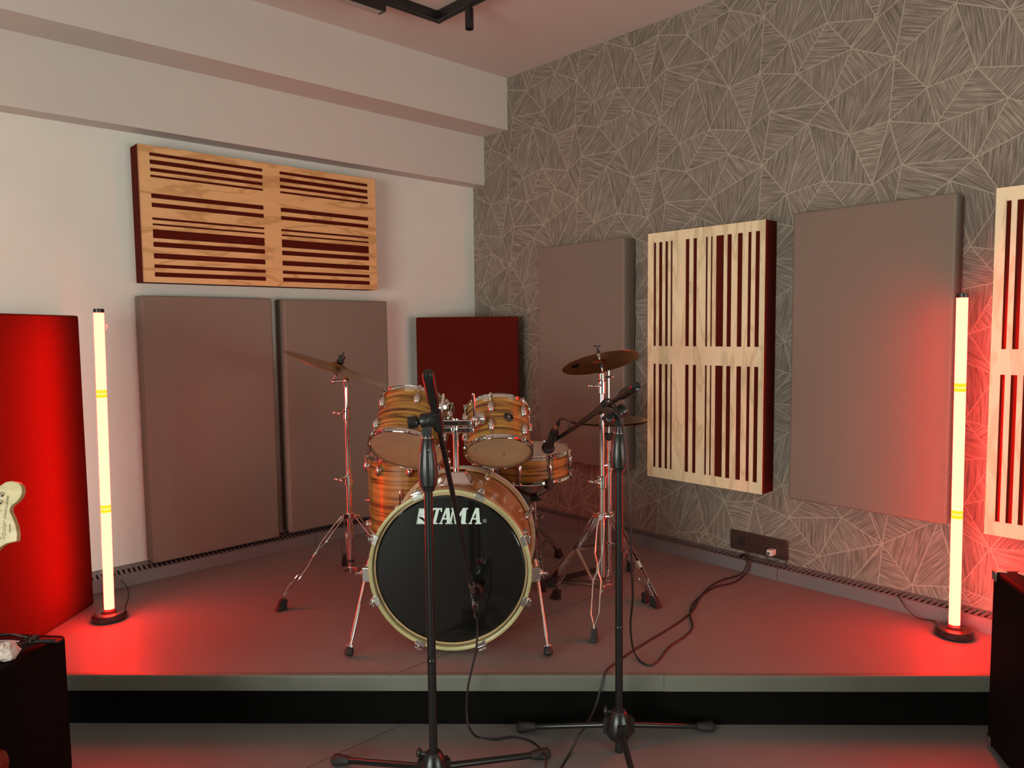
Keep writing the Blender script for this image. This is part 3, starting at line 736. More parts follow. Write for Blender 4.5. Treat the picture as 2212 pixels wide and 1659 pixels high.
for T_, px, py, YY in ((RT, 1036, 904, 2.800), (LT, 958, 880, 2.95)):
    t, n, ef, es, R_, L_ = T_; c = at(px, py, YY); mb = MB()
    mb.lathe(c, Vector((-.3 if T_ is RT else .5, -1, .1)), [(.024, -.006), (.022, .004), (.014, .010), (.010, .014)], 24); mb.frame(c + Vector((0, .012, 0)), (.018, 0, 0), (0, .012, 0), (0, 0, .022)); build('tom_bracket', mb, M_chrome, t, bevel=.002)

# logo on the front head
def glyph(poly, o, X, Y, nrm, m, parent, name):
    mb = MB()
    for p_ in poly: mb.prism(p_, o, X, Y, nrm)
    return build(name, mb, m, parent, smooth=False)
YH = (BF + n * .017)
yl = 2.5645
def onhead(x, y): r = ray(x, y); nh = (BB - BF).normalized(); return EYE + r * ((BF + nh * .0165 - EYE).dot(nh) / r.dot(nh))
A_, B_ = onhead(899.5, 1132), onhead(1040, 1132); Cc = onhead(906, 1097)
ux = (B_ - A_) / 140.5 / 5.144; uz = UP * ((Cc - A_).dot(UP) / 170)
T_ = [(236, 168), (290, 168), (288, 128), (276, 128), (270, 150), (256, 150), (216, 14), (240, 12), (238, 0), (160, 0), (163, 12), (184, 14), (222, 150), (200, 150), (182, 128), (168, 128), (182, 168)]
def Aglyph(x): return [[(x + 84, 168), (x + 124, 168), (x + 134, 14), (x + 150, 12), (x + 148, 0), (x + 76, 0), (x + 79, 12), (x + 94, 14), (x + 92, 48), (x + 52, 48), (x + 36, 14), (x + 48, 12), (x + 46, 0), (x + 4, 0), (x + 7, 12), (x + 20, 14)]]
def Ahole(x): return [(x + 62, 64), (x + 90, 64), (x + 88, 118)]
Mg = [(392, 168), (446, 168), (462, 72), (520, 168), (578, 168), (576, 154), (560, 152), (545, 14), (560, 12), (560, 0), (478, 0), (480, 12), (496, 14), (508, 108), (444, 0), (428, 0), (412, 112), (390, 14), (404, 12), (402, 0), (350, 0), (353, 12), (368, 14), (404, 152), (390, 154)]
mark = [(0, 0), (34, 164), (150, 164), (116, 0)]
nz_ = -(BB - BF).normalized() * .0006
o_ = A_ + Vector((0, -.0, 0))
for nm_, pg in (('logo_mark', mark), ('letter', T_), ('letter', Aglyph(246)[0]), ('letter', Mg), ('letter', Aglyph(574)[0])): glyph([pg], o_, ux, uz, nz_, M_logo, FH, nm_)
def curve_pts(f, k=10): return [f(i / k) for i in range(k + 1)]
cut1 = curve_pts(lambda u: (38 + 100 * u, 95 + 62 * u * u)) + curve_pts(lambda u: (150 - 90 * u, 140 - 38 * math.sin(u * PI / 2)))
cut2 = curve_pts(lambda u: (34 + 76 * math.sin(u * PI / 2), 78 - 76 * u * u)) + curve_pts(lambda u: (96 - 62 * u, 2 + 60 * u ** .6))
inner = [[(7, 7), (10, 7), (41, 157), (38, 157)], [(38, 157), (142, 157), (142, 159), (38, 159)], [(8, 7), (108, 7), (108, 9), (8, 9)]]
for nm_, pg in (('logo_cut', [cut1]), ('logo_cut', [cut2]), ('logo_outline', inner), ('letter_gap', [Ahole(246)]), ('letter_gap', [Ahole(574)])): glyph(pg, o_ + nz_ * 1.01, ux, uz, nz_ * .3, M_bhead, FH, nm_)
def text_mesh(txt, size, shear=0):
    cu = bpy.data.curves.new('text', 'FONT'); cu.body = txt; cu.size = size; cu.shear = shear; cu.extrude = 0
    ob = bpy.data.objects.new('text', cu); C.objects.link(ob); dg = bpy.context.evaluated_depsgraph_get()
    me = bpy.data.meshes.new_from_object(ob.evaluated_get(dg)); r_ = ([v.co.copy() for v in me.vertices], [tuple(p.vertices) for p in me.polygons])
    bpy.data.objects.remove(ob); bpy.data.curves.remove(cu); bpy.data.meshes.remove(me); return r_
rc = onhead(1047, 1125); ts = text_mesh('R', .0085)
mb = MB(); mb.add([rc + Vector((v.x - .0028, -.0008, v.y - .003)) for v in ts[0]], ts[1]); mb.lathe(rc + FN * .0006, FN, [(.0066, 0), (.0066, .0004), (.0058, .0004), (.0058, 0)], 28, closed=True)
build('registered_mark', mb, M_logo, FH, smooth=False)

# ------------------------------------------------------------------ stands
def foot_block(p, d, big=1.0, ribs=True):
    """ribbed wedge of rubber at the end of a leg; d points up the leg"""
    mb = MB(); d = Vector(d).normalized(); h = Vector((d.x, d.y, 0)); h = h.normalized() if h.length > 1e-3 else Vector((1, 0, 0))
    s = UP.cross(h); up = (UP + h * .25).normalized(); k = 5
    for i in range(k):
        a, b = i / k, (i + .78) / k; wa = 1 - .38 * a; wb = 1 - .38 * b
        q = [p + up * (.046 * big * z_) + h * (x * .022 * big * w_ - .004) + s * (y * .0135 * big * w_) for z_, w_ in ((a, wa), (b, wb)) for x, y in ((-1, -1), (1, -1), (1, 1), (-1, 1))]
        mb.add(q, [(3, 2, 1, 0), (4, 5, 6, 7), (0, 1, 5, 4), (1, 2, 6, 5), (2, 3, 7, 6), (3, 0, 4, 7)])
    mb.bar(p + UP * .004, p + up * .044 * big, .020 * big, .026 * big, side=s)
    for v in mb.v: v.z = max(v.z, .001)
    return mb
def wire_leg(hub, foot, parent, sep=.015):
    hub, foot = Vector(hub), Vector(foot); end = foot + UP * .046; d = end - hub; s = d.cross(UP).normalized() if abs(d.normalized().z) < .999 else Vector((1, 0, 0))
    prof = [(0, .5), (.05, .75), (.12, .95), (.34, 1.0), (.42, .25), (.47, .18), (.52, .25), (.58, 1), (.88, 1), (.96, .2), (1, .15)]
    mb = MB()
    for sg in (-1, 1): mb.tube([hub + d * u + s * sg * sep * w_ for u, w_ in prof], .0031, 8)
    lg = build('leg', mb, M_chrome, parent); build('rubber_foot', foot_block(foot, -d + UP * 2 * abs(d.z)), M_rub, lg)
    return hub + d * .45
def strap(a, b, parent, w=.016): mb = MB(); mb.bar(a, b, w, .0022); return build('brace', mb, M_steel, parent)
def collar(parent, c, r=.017, h=.016, name='collar', ax=UP, m=None):
    mb = MB(); ax = Vector(ax).normalized(); mb.lathe(Vector(c) - ax * h, ax, [(r * .8, 0), (r, .003), (r, 2 * h - .003), (r * .8, 2 * h)], 20); return mb
def wing(mb, c, d, s=1.0):
    d = Vector(d).normalized(); mb.cyl(c, c + d * .022 * s, .0045 * s, seg=10); q = c + d * .024 * s; u = d.cross(UP); u = u.normalized() if u.length > .1 else Vector((1, 0, 0))
    mb.ball(q + u * .011 * s + d * .004 * s, 0, (u * .010 * s, d * .003 * s, d.cross(u) * .005 * s)); mb.ball(q - u * .011 * s + d * .004 * s, 0, (u * .010 * s, d * .003 * s, d.cross(u) * .005 * s))
def straight_stand(label, px, Y, feet, hubz, lowz, joints, top, group):
    """wire-legged cymbal stand; joints: [(z, radius below)], top: last tube end"""
    base = Vector((px, Y, 0)); t = thing('cymbal_stand', label, 'cymbal stand', base, group)
    z0 = lowz - .02
    for i, (z1, r) in enumerate(joints):
        mb = MB(); mb.cyl(base + UP * z0, base + UP * z1, r, seg=20); build('tube', mb, M_chrome, t)
        if i < len(joints) - 1:
            mb = collar(t, base + UP * (z1 - .012), r + .0065, .026); wing(mb, base + UP * (z1 - .004) + Vector((-.010, -.012, 0)), (-.7, -.8, .0), 1.5); build('height_clamp', mb, M_chrome, t)
        z0 = z1
    mb = collar(t, base + UP * hubz, .019, .014)
    for f in feet:
        d = Vector((f.x - px, f.y - Y, 0)).normalized(); mb.frame(base + UP * hubz + d * .024, d * .012, d.cross(UP) * .011, UP * .010)
    wing(mb, base + UP * hubz + Vector((.012, -.01, 0)), (.8, -.5, .1)); build('upper_collar', mb, M_chrome, t, bevel=.001)
    mb = collar(t, base + UP * lowz, .0165, .012)
    mb.lathe(base + UP * (lowz + .03), UP, [(.0145, 0), (.0145, .012)], 16, mi=1)
    for f in feet:
        d = Vector((f.x - px, f.y - Y, 0)).normalized(); mb.frame(base + UP * lowz + d * .026, d * .014, d.cross(UP) * .008, UP * .009)
    build('lower_collar', mb, [M_steel, M_rub], t, bevel=.001)
    for f in feet:
        d = Vector((f.x - px, f.y - Y, 0)).normalized(); m_ = wire_leg(base + UP * hubz + d * .034, f, t); strap(base + UP * lowz + d * .036, m_, t)
    return t
def cym_h(u, R, bell=.19): return R * (.062 * (1 - u ** 1.5) + (.075 * math.cos(u / bell * PI / 2) ** .8 if u < bell else 0))
def cymbal(c, nrm, R, parent, bell=.19, m=None, name=None, seg=96):
    nrm = Vector(nrm).normalized(); mb = MB(); pr = []
    for u in [0, .03, .06, .09, .12, .15, .17, .185, .195, .22, .28, .36, .46, .58, .70, .82, .92, 1.0]:
        r = R * u
        hgt = cym_h(u, R, bell)
        pr.append((max(r, .004), hgt))
    up = [(r, h + .0012) for r, h in pr]; dn = [(r, h) for r, h in reversed(pr)]
    mb.lathe(Vector(c), nrm, up + [(R + .0004, .0006)] + dn, seg, closed=True)
    return mb
GC = 'chrome cymbal stands'
SLx, SLy = -.716, 3.20
Lfeet = [flat(609, 1318), flat(744, 1221), Vector((-.40, 3.06, 0))]
zj = lambda y, Y=SLy: at(750, y, Y).z
stl = straight_stand('chrome wire-legged cymbal stand left of the drums, holding the tilted crash', -.722, SLy, Lfeet, zj(1113), zj(1228), [(zj(1030), .0125), (zj(888), .0108), (zj(822), .0085)], None, GC)
b0 = Vector((-.722, SLy, zj(822)))
mb = MB(); mb.ball(b0, .013); mb.cyl(b0 - UP * .03, b0, .011, .0125); j1 = at(733, 806, SLy)
nc = Vector((.378, .055, 1)).normalized(); cc = Vector((-.757, SLy, .985))
rod0 = cc - nc * .055
mb.cyl(b0, rod0, .0075, seg=14); mb.ball(rod0, .009); mb.cyl(rod0, cc + nc * .05, .0035, seg=10)
build('tilter', mb, M_chrome, stl)
mb = MB(); mb.lathe(cc - nc * .024, nc, [(.008, 0), (.008, .016), (.013, .018), (.013, .022)], 16); build('felt_seat', mb, M_rub, stl)
cl_ = tag(build('crash_cymbal', cymbal(cc, nc, .236, None), M_brass, origin=cc), 'large bronze crash cymbal tilted steeply down to the right, left side of the kit', 'cymbal', 'bronze cymbals')
mb = MB(); mb.lathe(cc + nc * .034, nc, [(.017, 0), (.018, .008), (.012, .010), (.012, .018), (.016, .020), (.014, .030), (.006, .032)], 20); wing(mb, cc + nc * .058, nc, .8); build('felt_and_wingnut', mb, M_blk, stl)

SRx, SRy = .356, 2.92
Rfeet = [flat(1283, 1385), flat(1201, 1294), flat(1397, 1301)]
zr = lambda y: at(1300, y, SRy).z
str_ = straight_stand('chrome wire-legged cymbal stand right of the drums, in front of the hi-hat', SRx, SRy, Rfeet, zr(1114), zr(1268), [(zr(1035), .0130), (zr(830), .0108), (zr(808), .0090)], None, GC)
b0 = Vector((SRx, SRy, zr(808))); nr = Vector((-.172, .327, 1)).normalized(); cr_ = Vector((.356, 2.95, 1.012))
mb = MB(); mb.ball(b0, .012); mb.cyl(b0 - UP * .035, b0, .0115, .013); j = cr_ - nr * .05; mb.cyl(b0, j, .0085, seg=14); mb.ball(j, .010)
mb.cyl(j, cr_ + nr * .07, .0032, seg=10); wing(mb, b0 + Vector((.012, -.012, -.012)), (1, -.3, .1), 1.1); build('tilter', mb, M_chrome, str_)
mb = MB(); mb.lathe(cr_ - nr * .020, nr, [(.008, 0), (.008, .014), (.012, .016), (.012, .020)], 16)
mb.lathe(cr_ + nr * .028, nr, [(.014, 0), (.014, .010), (.007, .012), (.007, .022)], 16); wing(mb, cr_ + nr * .05, nr, .8); build('felt_seat', mb, M_blk, str_)
crc = tag(build('crash_cymbal', cymbal(cr_, nr, .157, None), M_brass, origin=cr_), 'small bronze crash cymbal with a dark printed mark, right side of the kit', 'cymbal', 'bronze cymbals')
# printed mark under the left edge: two looped strokes
n, ef, es = axes(nr); mo = cr_ + ef * .118 * .78 - es * .118 * .80 - n * .0; mb = MB()
pm = at(1243, 793, 2.90); r_ = (pm - EYE).normalized(); dd = (cr_ - EYE).dot(nr) / r_.dot(nr); pm = EYE + r_ * dd
rr_ = (pm - cr_); rad = rr_.length; rdn = rr_.normalized(); hz = .030 * .157 / .2 * ((1 - rad / .157) ** 1.1) * .55
def on_cym(x, y): 
    q = pm + tgc * x * 1.25 + rdn * y * 1.25; rr = (q - cr_).length / .157
    return q + nr * (cym_h(min(rr, 1), .157) - .0009)
tgc = nr.cross(rdn)
if tgc.x < 0: tgc = -tgc
sg = 1
for x0 in (-.007, .007):
    pts_ = [on_cym(x0 + .0068 * math.cos(a), .010 * math.sin(a)) for a in [PI * k / 10 - .35 for k in range(14)]]
    mb.tube(pts_, .0017, 6)
mb.tube([on_cym(-.018, -.012), on_cym(-.013, .004)], .0018, 6); mb.tube([on_cym(.0, -.013), on_cym(.0, .010)], .0018, 6); mb.tube([on_cym(.014, .002), on_cym(.018, -.012)], .0018, 6)
mb.tube([on_cym(-.012, -.002), on_cym(.013, -.002)], .0014, 6)
build('printed_mark', mb, M_ink, crc)

# hi-hat: flat double-braced legs, pull rod, two hats, pedal
HX, HY = .424, 3.22
hb = Vector((HX, HY, 0)); HH = thing('hi_hat_stand', 'chrome hi-hat stand with flat braced legs and pedal, behind the cymbal stand', 'hi-hat stand', hb)
hz_ = lambda y: at(1318, y, HY).z
hub, low = hz_(1112) , hz_(1172)
mb = MB(); mb.cyl(hb + UP * .055, hb + UP * hz_(1008), .0125, seg=20); build('tube', mb, M_chrome, HH)
mb = MB(); mb.cyl(hb + UP * hz_(1008), hb + UP * hz_(935), .0098, seg=20); build('tube', mb, M_chrome, HH)
mb = collar(HH, hb + UP * hz_(1006), .0165, .022); wing(mb, hb + UP * hz_(1004) + Vector((-.010, -.01, 0)), (-1, -.3, 0)); build('height_clamp', mb, M_chrome, HH)
mb = MB(); mb.cyl(hb + UP * .05, hb + UP * 1.02, .0034, seg=10); build('pull_rod', mb, M_steel, HH)
mb = MB(); mb.lathe(hb + UP * hz_(937), UP, [(.010, -.03), (.016, -.02), (.024, -.004), (.024, 0), (.016, .004)], 24); build('lower_cup', mb, M_rub, HH)
mb = MB(); mb.lathe(hb + UP * .770, UP, [(.007, 0), (.013, .004), (.013, .012), (.009, .014), (.009, .034), (.012, .036), (.012, .048), (.006, .05)], 20); wing(mb, hb + UP * .805, (.7, -.7, 0), .9); build('clutch', mb, M_blk, HH)
mb = collar(HH, hb + UP * hub, .019, .016); mb2 = MB()
wing(mb, hb + UP * hub + Vector((-.012, -.012, 0)), (-.9, -.5, 0), 1.3); build('upper_collar', mb, M_chrome, HH, bevel=.001)
build('lower_collar', collar(HH, hb + UP * (low - .012), .0185, .014), M_chrome, HH)
def flat_leg(p, hubz, lowz, foot, parent, w_=.020, gap=.011, out=.03):
    d = Vector((foot.x - p.x, foot.y - p.y, 0)).normalized(); s = d.cross(UP); a = p + UP * hubz + d * out; e = foot + UP * .034
    mb = MB()
    for sg in (-1, 1): mb.bar(a + s * sg * gap, e + s * sg * gap * .8, w_, .0022, side=(e - a).cross(s))
    mb.bar(a.lerp(e, .02), a.lerp(e, .15), .016, .020, side=s); mb.bar(a.lerp(e, .56), a.lerp(e, .64), .026, .004, side=s)
    lg = build('leg', mb, M_chrome, parent, bevel=.0006)
    build('rubber_foot', foot_block(foot, -d, 1.05), M_rub, lg)
    m_ = a.lerp(e, .52); mb = MB()
    for sg in (-1, 1): mb.bar(p + UP * lowz + d * .02 + s * sg * .006, m_ + s * sg * .006, .014, .002, side=UP)
    build('brace', mb, M_chrome, parent)
Hfeet = [flat(1190, 1268), flat(1415, 1311), flat(1362, 1234)]
for f in Hfeet: flat_leg(hb, hub, low - .012, f, HH)
pd = Vector((-.22, .10, 0)); heel = hb + Vector((-.27, .10, 0)); toe = hb + Vector((-.03, .015, 0)); s_ = (heel - toe).normalized().cross(UP)
mb = MB(); mb.bar(toe + UP * .075, heel + UP * .012 + (toe - heel) * .22, .075, .006, side=s_); build('footboard', mb, M_blk, HH, bevel=.002)
mb = MB(); mb.bar(heel + (toe - heel) * .22 + UP * .006, heel + UP * .006, .08, .010, side=s_); build('heel_plate', mb, M_blk, HH, bevel=.002)
mb = MB(); mb.tube([hb + UP * .055 + s_ * .03, hb + UP * .015 + s_ * .034, heel + UP * .008 + s_ * .034], .003, 8); mb.tube([hb + UP * .055 - s_ * .03, hb + UP * .015 - s_ * .034, heel + UP * .008 - s_ * .034], .003, 8)
mb.tube([hb + UP * .055 - s_ * .03, hb + UP * .085 - s_ * .018, hb + UP * .085 + s_ * .018, hb + UP * .055 + s_ * .03], .003, 8); build('pedal_frame', mb, M_steel, HH)
mb = MB()
for k in range(9):
    a = k * PI; q = hb + Vector((-.012, 0, .070 - k * .0065 + .03)); mb.tube([q + Vector((math.cos(b) * .004 if k % 2 else 0, 0 if k % 2 else math.cos(b) * .004, math.sin(b) * .0045)) for b in [2 * PI * i / 8 for i in range(8)]], .0011, 6, closed=True)
build('pedal_chain', mb, M_steel, HH)
hc = Vector((.419, 3.22, .744))
tag(build('hi_hat_cymbal', cymbal(hc + UP * .007, UP, .170, None), M_brass, origin=hc), 'upper bronze hi-hat cymbal, dome up, on the hi-hat stand', 'cymbal', 'bronze cymbals')
tag(build('hi_hat_cymbal', cymbal(hc - UP * .001, -UP, .170, None), M_brass, origin=hc), 'lower bronze hi-hat cymbal, dome down, under its twin', 'cymbal', 'bronze cymbals')

# snare stand
Sfeet = [flat(1207, 1204), flat(1172, 1275), Vector((-.12, 3.46, 0))]
sx, sy = .102, 3.47
sb = Vector((sx, sy, 0)); SS = thing('snare_stand', 'chrome snare stand with three arms cradling the snare drum', 'snare stand', sb)
mb = MB(); mb.cyl(sb + UP * .05, sb + UP * .27, .0125, seg=18); mb.cyl(sb + UP * .27, sb + UP * .345, .0095, seg=18); build('tube', mb, M_chrome, SS)
mb = collar(SS, sb + UP * .262, .017, .020); wing(mb, sb + UP * .262 + Vector((.012, -.012, 0)), (1, -.4, 0)); build('height_clamp', mb, M_chrome, SS)
build('upper_collar', collar(SS, sb + UP * .205, .019, .014), M_chrome, SS); build('lower_collar', collar(SS, sb + UP * .085, .018, .012), M_chrome, SS)
for f in Sfeet: flat_leg(sb, .205, .085, f, SS, w_=.017, gap=.009)
mb = MB(); mb.frame(sb + UP * .352, (.020, 0, 0), (0, .020, 0), (0, 0, .018)); mb.cyl(sb + Vector((.03, -.01, .345)), sb + Vector((-.02, 0, .345)), .008); build('basket_hub', mb, M_blk, SS, bevel=.004)
snb = sn_c
for k, a in enumerate((-70, 50, 170)):
    d = Vector((math.cos(math.radians(a)), math.sin(math.radians(a)), 0)); s_ = d.cross(UP); tip = Vector((snb.x, snb.y, 0)) + d * .196; tip.z = sn_c.z - .002 - (d.x * -.045 + d.y * -.035) * .19
    mb = MB(); a0 = sb + UP * .36 + d * .015; a1 = Vector((tip.x, tip.y, tip.z - .014)); 
    for sg in (-1, 1): mb.bar(a0 + s_ * .006 * sg, a1 + s_ * .006 * sg, .012, .0022, side=UP)
    ar_ = build('basket_arm', mb, M_chrome, SS)
    mb = MB(); mb.frame(tip + UP * .006 + d * .006, d * .007, s_ * .014, UP * .024); mb.frame(tip - UP * .011 - d * .012, d * .020, s_ * .014, UP * .006); build('rubber_grip', mb, M_rub, ar_, bevel=.003)

# ------------------------------------------------------------------ microphone stands
def microphone(name_label, ball_c, ax, clip=True, group='microphones on the two boom stands'):
    """handheld microphone; ax points from the grille to the cable end"""
    ball_c = Vector(ball_c); ax = Vector(ax).normalized(); t = thing('microphone', name_label, 'microphone', ball_c, group)
    mb = MB(); mb.lathe(ball_c, ax, [(.018, .020), (.0175, .024), (.0165, .06), (.0125, .150), (.0115, .158)], 24); build('handle', mb, M_blk, t)
    mb = MB(); e = ax.orthogonal().normalized(); f = ax.cross(e); mb.ball(ball_c, 0, (e * .0255, f * .0255, ax * .0260), 24, 16); mb.lathe(ball_c, ax, [(.0262, -.003), (.0268, -.002), (.0268, .002), (.0262, .003)], 28, caps=False); build('grille', mb, M_grille, t)
    mb = MB(); mb.lathe(ball_c, ax, [(.0098, .157), (.0102, .160), (.0102, .188), (.0088, .190)], 20, mi=0); mb.lathe(ball_c, ax, [(.0096, .190), (.0088, .192), (.006, .215), (.0045, .222)], 16, mi=1); build('connector', mb, [M_steel, M_blk], t)
    return t
M_grille = noisy(mat('dark_mesh_grille', (.02, .018, .018), .5, .3), (.008, .007, .007), (.03, .028, .028), (700, 700, 700), 1, bump=.8)
def mic_stand(label, base, feet, grip_z, collar_z, clutch, knob_d, cw, tip, grip_r=(.0105, .0275), hubt=.10):
    """black tripod boom stand standing on the room floor"""
    b = Vector((base[0], base[1], FZ)); t = thing('microphone_stand', label, 'microphone stand', b, 'black boom microphone stands')
    mb = MB(); mb.lathe(b + UP * .042, UP, [(.010, 0), (.030, .003), (.041, .018), (.042, .034), (.036, .062), (.027, .086), (.020, .096)], 28)
    for f in feet:
        d = Vector((f[0] - b.x, f[1] - b.y, 0)).normalized(); mb.frame(b + UP * .082 + d * .034, d * .014, d.cross(UP) * .013, UP * .024); mb.cyl(b + UP * .078 + d * .038 - d.cross(UP) * .017, b + UP * .078 + d * .038 + d.cross(UP) * .017, .006, seg=12)
    kd = Vector((-1, .1, 0)); mb.cyl(b + UP * .13, b + UP * .13 + kd * .035, .006); mb.ball(b + UP * .132 + kd * .042, 0, (kd * .008, kd.cross(UP) * .012, UP * .015))
    mb.cyl(b + UP * .12, b + UP * .142, .017, .0155, seg=20); mb.cyl(b + UP * .0, b + UP * .05, .0125, seg=20)
    build('base_hub', mb, M_blk, t)
    for f in feet:
        f = Vector((f[0], f[1], FZ)); d = Vector((f.x - b.x, f.y - b.y, 0)).normalized(); a = b + UP * .082 + d * .04; e = f + UP * .020
        mb = MB(); mb.cyl(a, e, .0095, seg=16); lg = build('leg', mb, M_blkm, t)
        q = (e - a).normalized(); mb = MB(); mb.lathe(e - q * .045, q, [(.011, 0), (.014, .012), (.0185, .045), (.0185, .060), (.014, .068), (.005, .070)], 10); build('rubber_foot', mb, M_rub, lg)
    mb = MB(); mb.cyl(b + UP * .03, Vector((b.x, b.y, grip_z[0])), .0122, seg=24); mb.lathe(Vector((b.x, b.y, FZ + .40)), UP, [(.0122, 0), (.0132, .002), (.0132, .010), (.0122, .012)], 24, caps=False); build('lower_tube', mb, M_blkm, t)
    g0, g1 = grip_z; H = g1 - g0; r0, r1 = grip_r; b2 = Vector((b.x, b.y, g0))
    mb = MB(); prof = [(.017, 0), (.0185, .01 * 1), (r1 * .93, H * .12), (r1, H * .30), (r1 * .97, H * .5), (r1 * .80, H * .78), (r1 * .62, H * .97), (r1 * .56, H)]
    mb.lathe(b2, UP, prof, 32)
    for k in range(10):
        a = 2 * PI * k / 10; d = Vector((math.cos(a), math.sin(a), 0)); mb.tube([b2 + UP * z_ + d * (r_ - .0008) for r_, z_ in ((r1 * .9, H * .14), (r1, H * .3), (r1 * .97, H * .5), (r1 * .82, H * .74))], .0016, 6)
    build('grip', mb, M_blk, t)
    mb = MB(); mb.lathe(b2 + UP * H, UP, [(r1 * .62, -.001), (r1 * .66, .001), (r1 * .66, .003), (r1 * .5, .004)], 24); mb.cyl(b2 + Vector((.006, -r1 * .80, H * .80)), b2 + Vector((.006, -r1 * .80 - .004, H * .80)), .0028, seg=10); build('grip_ring', mb, M_steel, t)
    cl = Vector(clutch); mb = MB(); mb.cyl(b2 + UP * H, Vector((b.x, b.y, collar_z)), .0125, seg=20); mb.cyl(Vector((b.x, b.y, collar_z)), Vector((b.x, b.y, cl.z - .012)), .0085, seg=20); build('upper_tube', mb, M_blkm, t)
    tip, cw = Vector(tip), Vector(cw); bd = (tip - cw).normalized(); kd = Vector(knob_d).normalized(); kd = (kd - bd * kd.dot(bd)).normalized()
    pv_ = Vector((b.x, b.y, cl.z)); off = (cl - pv_)
    mb = MB(); mb.lathe(pv_ + kd * .020, -kd, [(.010, 0), (.019, .002), (.021, .008), (.021, .020), (.019, .022), (.021, .024), (.021, .040), (.015, .046)], 28)
    mb.frame(pv_ - UP * .022, (.0125, 0, 0), (0, .0125, 0), (0, 0, .020)); mb.cyl(cl - bd * .032, cl + bd * .032, .0155, seg=20); mb.cyl(pv_, cl, .014, seg=16)
    cu_ = build('boom_clutch', mb, M_blk, t, bevel=.0012)
    mb = MB(); kp = pv_ + kd * .020; mb.lathe(kp, kd, [(.009, 0), (.009, .004), (.0155, .006), (.0175, .009), (.0175, .030), (.0150, .033)], 12); build('clutch_knob', mb, M_blk, cu_)
    mb = MB(); mb.cyl(cw + bd * .08, tip, .0078, seg=16); mb.cyl(tip - bd * .012, tip + bd * .002, .0095, seg=16); build('boom', mb, M_blkm, t)
    mb = MB(); mb.lathe(cw, bd, [(.006, 0), (.013, .002), (.0165, .010), (.0172, .022), (.0165, .09), (.0155, .108), (.0118, .112), (.0118, .126)], 28)
    for q in (.112, .122): mb.lathe(cw + bd * q, bd, [(.0124, 0), (.0128, .001), (.0128, .002), (.0124, .003)], 24, caps=False)
    build('counterweight', mb, M_blkm, t)
    return t, bd
# left stand: boom reaches down to the bass drum
LY = 2.03; lx = at(934, 1500, LY).x
Lb = (lx, LY)
zl = lambda y: at(933, y, LY).z
lf = flat(733, 1655, FZ), flat(1172, 1642, FZ)
def px_y(q): d = q - EYE; return 829.5 - F * d.dot(_up) / d.dot(_fw)
def on_boom(a, b, y):      # point of the boom that is seen at picture height y
    lo, hi = 0.0, 1.0
    for _ in range(40):
        m_ = (lo + hi) / 2
        if (px_y(a.lerp(b, m_)) < y) == (px_y(b) > px_y(a)): lo = m_
        else: hi = m_
    return a.lerp(b, lo)
cwL, tipL = at(923, 802, 1.935), at(1019, 1266, 2.43)
clL = on_boom(cwL, tipL, 908)
ML, bdL = mic_stand('black boom microphone stand in front of the bass drum, boom aimed down at its head', Lb, [(lf[0].x, lf[0].y), (lf[1].x, lf[1].y), (-.20, 1.70)], (zl(1060), zl(946)), zl(935), clL, (-1, -.15, .05), cwL, tipL)
# right stand
RY = 2.25; rx = at(1337, 1200, RY).x
zq = lambda y: at(1333, y, RY).z
rf = flat(1132, 1583, FZ), flat(1528, 1582, FZ)
cwR, tipR = at(1375, 833, 2.10), at(1203, 949, 2.93)
clR = on_boom(cwR, tipR, 882)

MR, bdR = mic_stand('black boom microphone stand on the right, boom reaching left over the snare', (rx, RY), [(rf[0].x, rf[0].y), (rf[1].x, rf[1].y), (.345, 1.95)], (zq(1019), zq(936)), zq(925), clR, (-.6, -.8, -.2), cwR, tipR)
# microphones
mL = at(1029, 1300, 2.47); axL = Vector((-.02, -1, -.16)).normalized()
mb_c = Vector((-.135, 2.515, .245)); endL = at(1026, 1311, 2.33)
axL = (endL - mb_c).normalized()
MICL = microphone('black microphone aimed at the bass drum head, seen from its cable end', mb_c, axL)
mbr = at(1184, 967, 2.96); endR = at(1208, 908, 2.79)
MICR = microphone('black microphone hanging head down over the snare drum', mbr, endR - mbr)
def clip(parent, tip, mic_c, ax, bd_):
    mb = MB(); ax = Vector(ax).normalized(); q = Vector(mic_c) + ax * .105; e = (Vector(tip) - q); e -= ax * e.dot(ax); e = e.normalized() if e.length > .004 else ax.orthogonal()
    f = ax.cross(e); vs = []
    mb.lathe(q - ax * .018, ax, [(.0165, 0), (.0190, 0), (.0175, .036), (.0150, .036)], 20, closed=True)
    mb.cyl(q + e * .017, Vector(tip), .007, .0085, seg=14); mb.ball(tip, .010)
    build('mic_clip', mb, M_blk, parent)
    mb = MB(); d = (Vector(tip) - q).normalized(); mb.lathe(Vector(tip) - bd_ * .012, bd_, [(.0102, 0), (.0108, .002), (.0108, .014), (.0102, .016)], 18); build('thread_adapter', mb, M_steel, parent)
clip(ML, tipL, mb_c, axL, bdL); clip(MR, tipR, mbr, endR - mbr, bdR)

